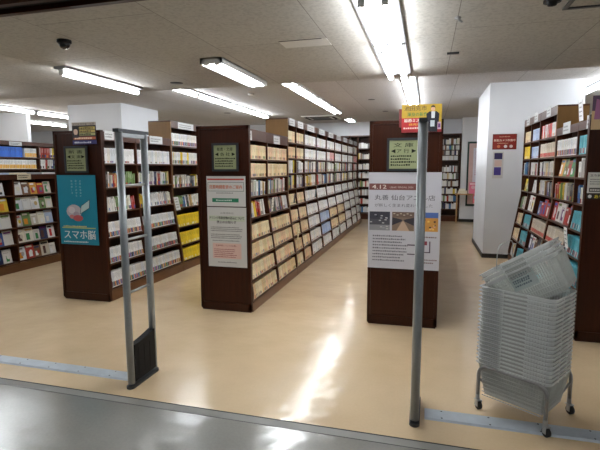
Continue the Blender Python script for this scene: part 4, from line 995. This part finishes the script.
b1 = wallcase(-3.6, -0.55, 2.42, [-3.585, -2.9, -2.2, -1.95, -1.25, -0.565], [2.05, 1.75, 1.45, 1.2, 0.95, 0.7, 0.45, 0.2], 'dark brown wall bookcase at the far end of the left aisle', 1)
b2 = wallcase(0.30, 0.885, 2.42, [0.315, 0.87], [2.12, 1.98, 1.84, 1.70, 1.38, 1.18, 0.98, 0.77, 0.56, 0.35], 'narrow dark wall bookcase at the far end right of the white poster', 2)
b1.v = b1.v + []; base = len(b1.v)
b1.v += b2.v; b1.f += [tuple(i + base for i in f) for f in b2.f]; b1.mi += b2.mi; b1.c += b2.c
tag(b1.build('hardcover_book', M['book'], None, (0, 13.4, 0)), 'tiny books packed on the wall bookcases at the far end', 'book', None, 'stuff')
t = thing('notice_board', (1.30, 13.28, 0.45), 'pinkish notice board with dark green frame by the back wall', 'notice board')
mb = MB(); mb.box((1.09, 13.262, 0.5), (1.57, 13.29, 2.14)); mb.build('board', mat('pink_board', rgb(206, 176, 170), 0.7, noise=0.05), t)
mb = MB(); mb.box((1.05, 13.255, 2.14), (1.61, 13.295, 2.19)); mb.box((1.05, 13.255, 0.45), (1.09, 13.295, 2.14)); mb.box((1.57, 13.255, 0.45), (1.61, 13.295, 2.14)); mb.box((1.05, 13.255, 0.45), (1.61, 13.295, 0.5)); mb.build('frame', mat('green_frame', rgb(30, 60, 54), 0.5, noise=0.05), t)
mb = MB(); sh = Sheet(mb, (1.20, 13.258, 1.10)); sh.base(0.34, 0.92, rgb(226, 222, 232), 0.003); sh.lines(0.05, 0.8, 0.24, 12, 0.055, 0.022, rgb(190, 120, 150), 3); sh.disc(0.24, 0.72, 0.03, 0.03, rgb(70, 180, 90), 2); tag(mb.build('notice', M['print'], None, (1.36, 13.256, 1.1)), 'tall pale notice sheet pinned to the pinkish board', 'notice')
t = thing('side_table', (1.07, 13.0, 0), 'small light wood table standing before the notice board', 'table')
mb = MB(); mb.box((0.76, 12.85, 0.77), (1.38, 13.15, 0.80)); mb.build('tabletop', M['tablewood'], t)
for x in (0.79, 1.33):
    for y in (12.88, 13.10): mb = MB(); mb.box((x, y, 0), (x + 0.025, y + 0.025, 0.77)); mb.build('leg', M['tablewood'], t)
mb = MB(); mb.box((0.82, 12.9, 0.80), (1.05, 13.1, 0.88), rgb(226, 214, 190)); mb.box((0.85, 12.93, 0.88), (1.0, 13.07, 0.93), rgb(236, 228, 210)); tag(mb.build('gift_box', M['print'], None, (0.93, 13, 0.8)), 'cream boxes stacked on the small table', 'box')
mb = MB(); sh = Sheet(mb, (1.10, 12.96, 0.801)); sh.base(0.24, 0.30, rgb(236, 130, 160), 0.01); sh.disc(0.1, 0.17, 0.05, 0.05, rgb(240, 196, 206)); sh.rect(0.02, 0.24, 0.2, 0.28, rgb(250, 220, 226)); tag(mb.build('display_card', M['print'], None, (1.22, 12.96, 0.8)), 'pink display card standing on the small table', 'card')
mb = MB(); sh = Sheet(mb, (1.19, 12.845, 0.56)); sh.base(0.17, 0.24, rgb(226, 120, 130), 0.003); sh.disc(0.08, 0.15, 0.05, 0.06, rgb(150, 200, 226)); tag(mb.build('poster', M['print'], None, (1.27, 12.845, 0.56)), 'small pink and blue poster hanging from the table edge', 'poster')

for o in EMP: 
    if '_o' in o: del o['_o']
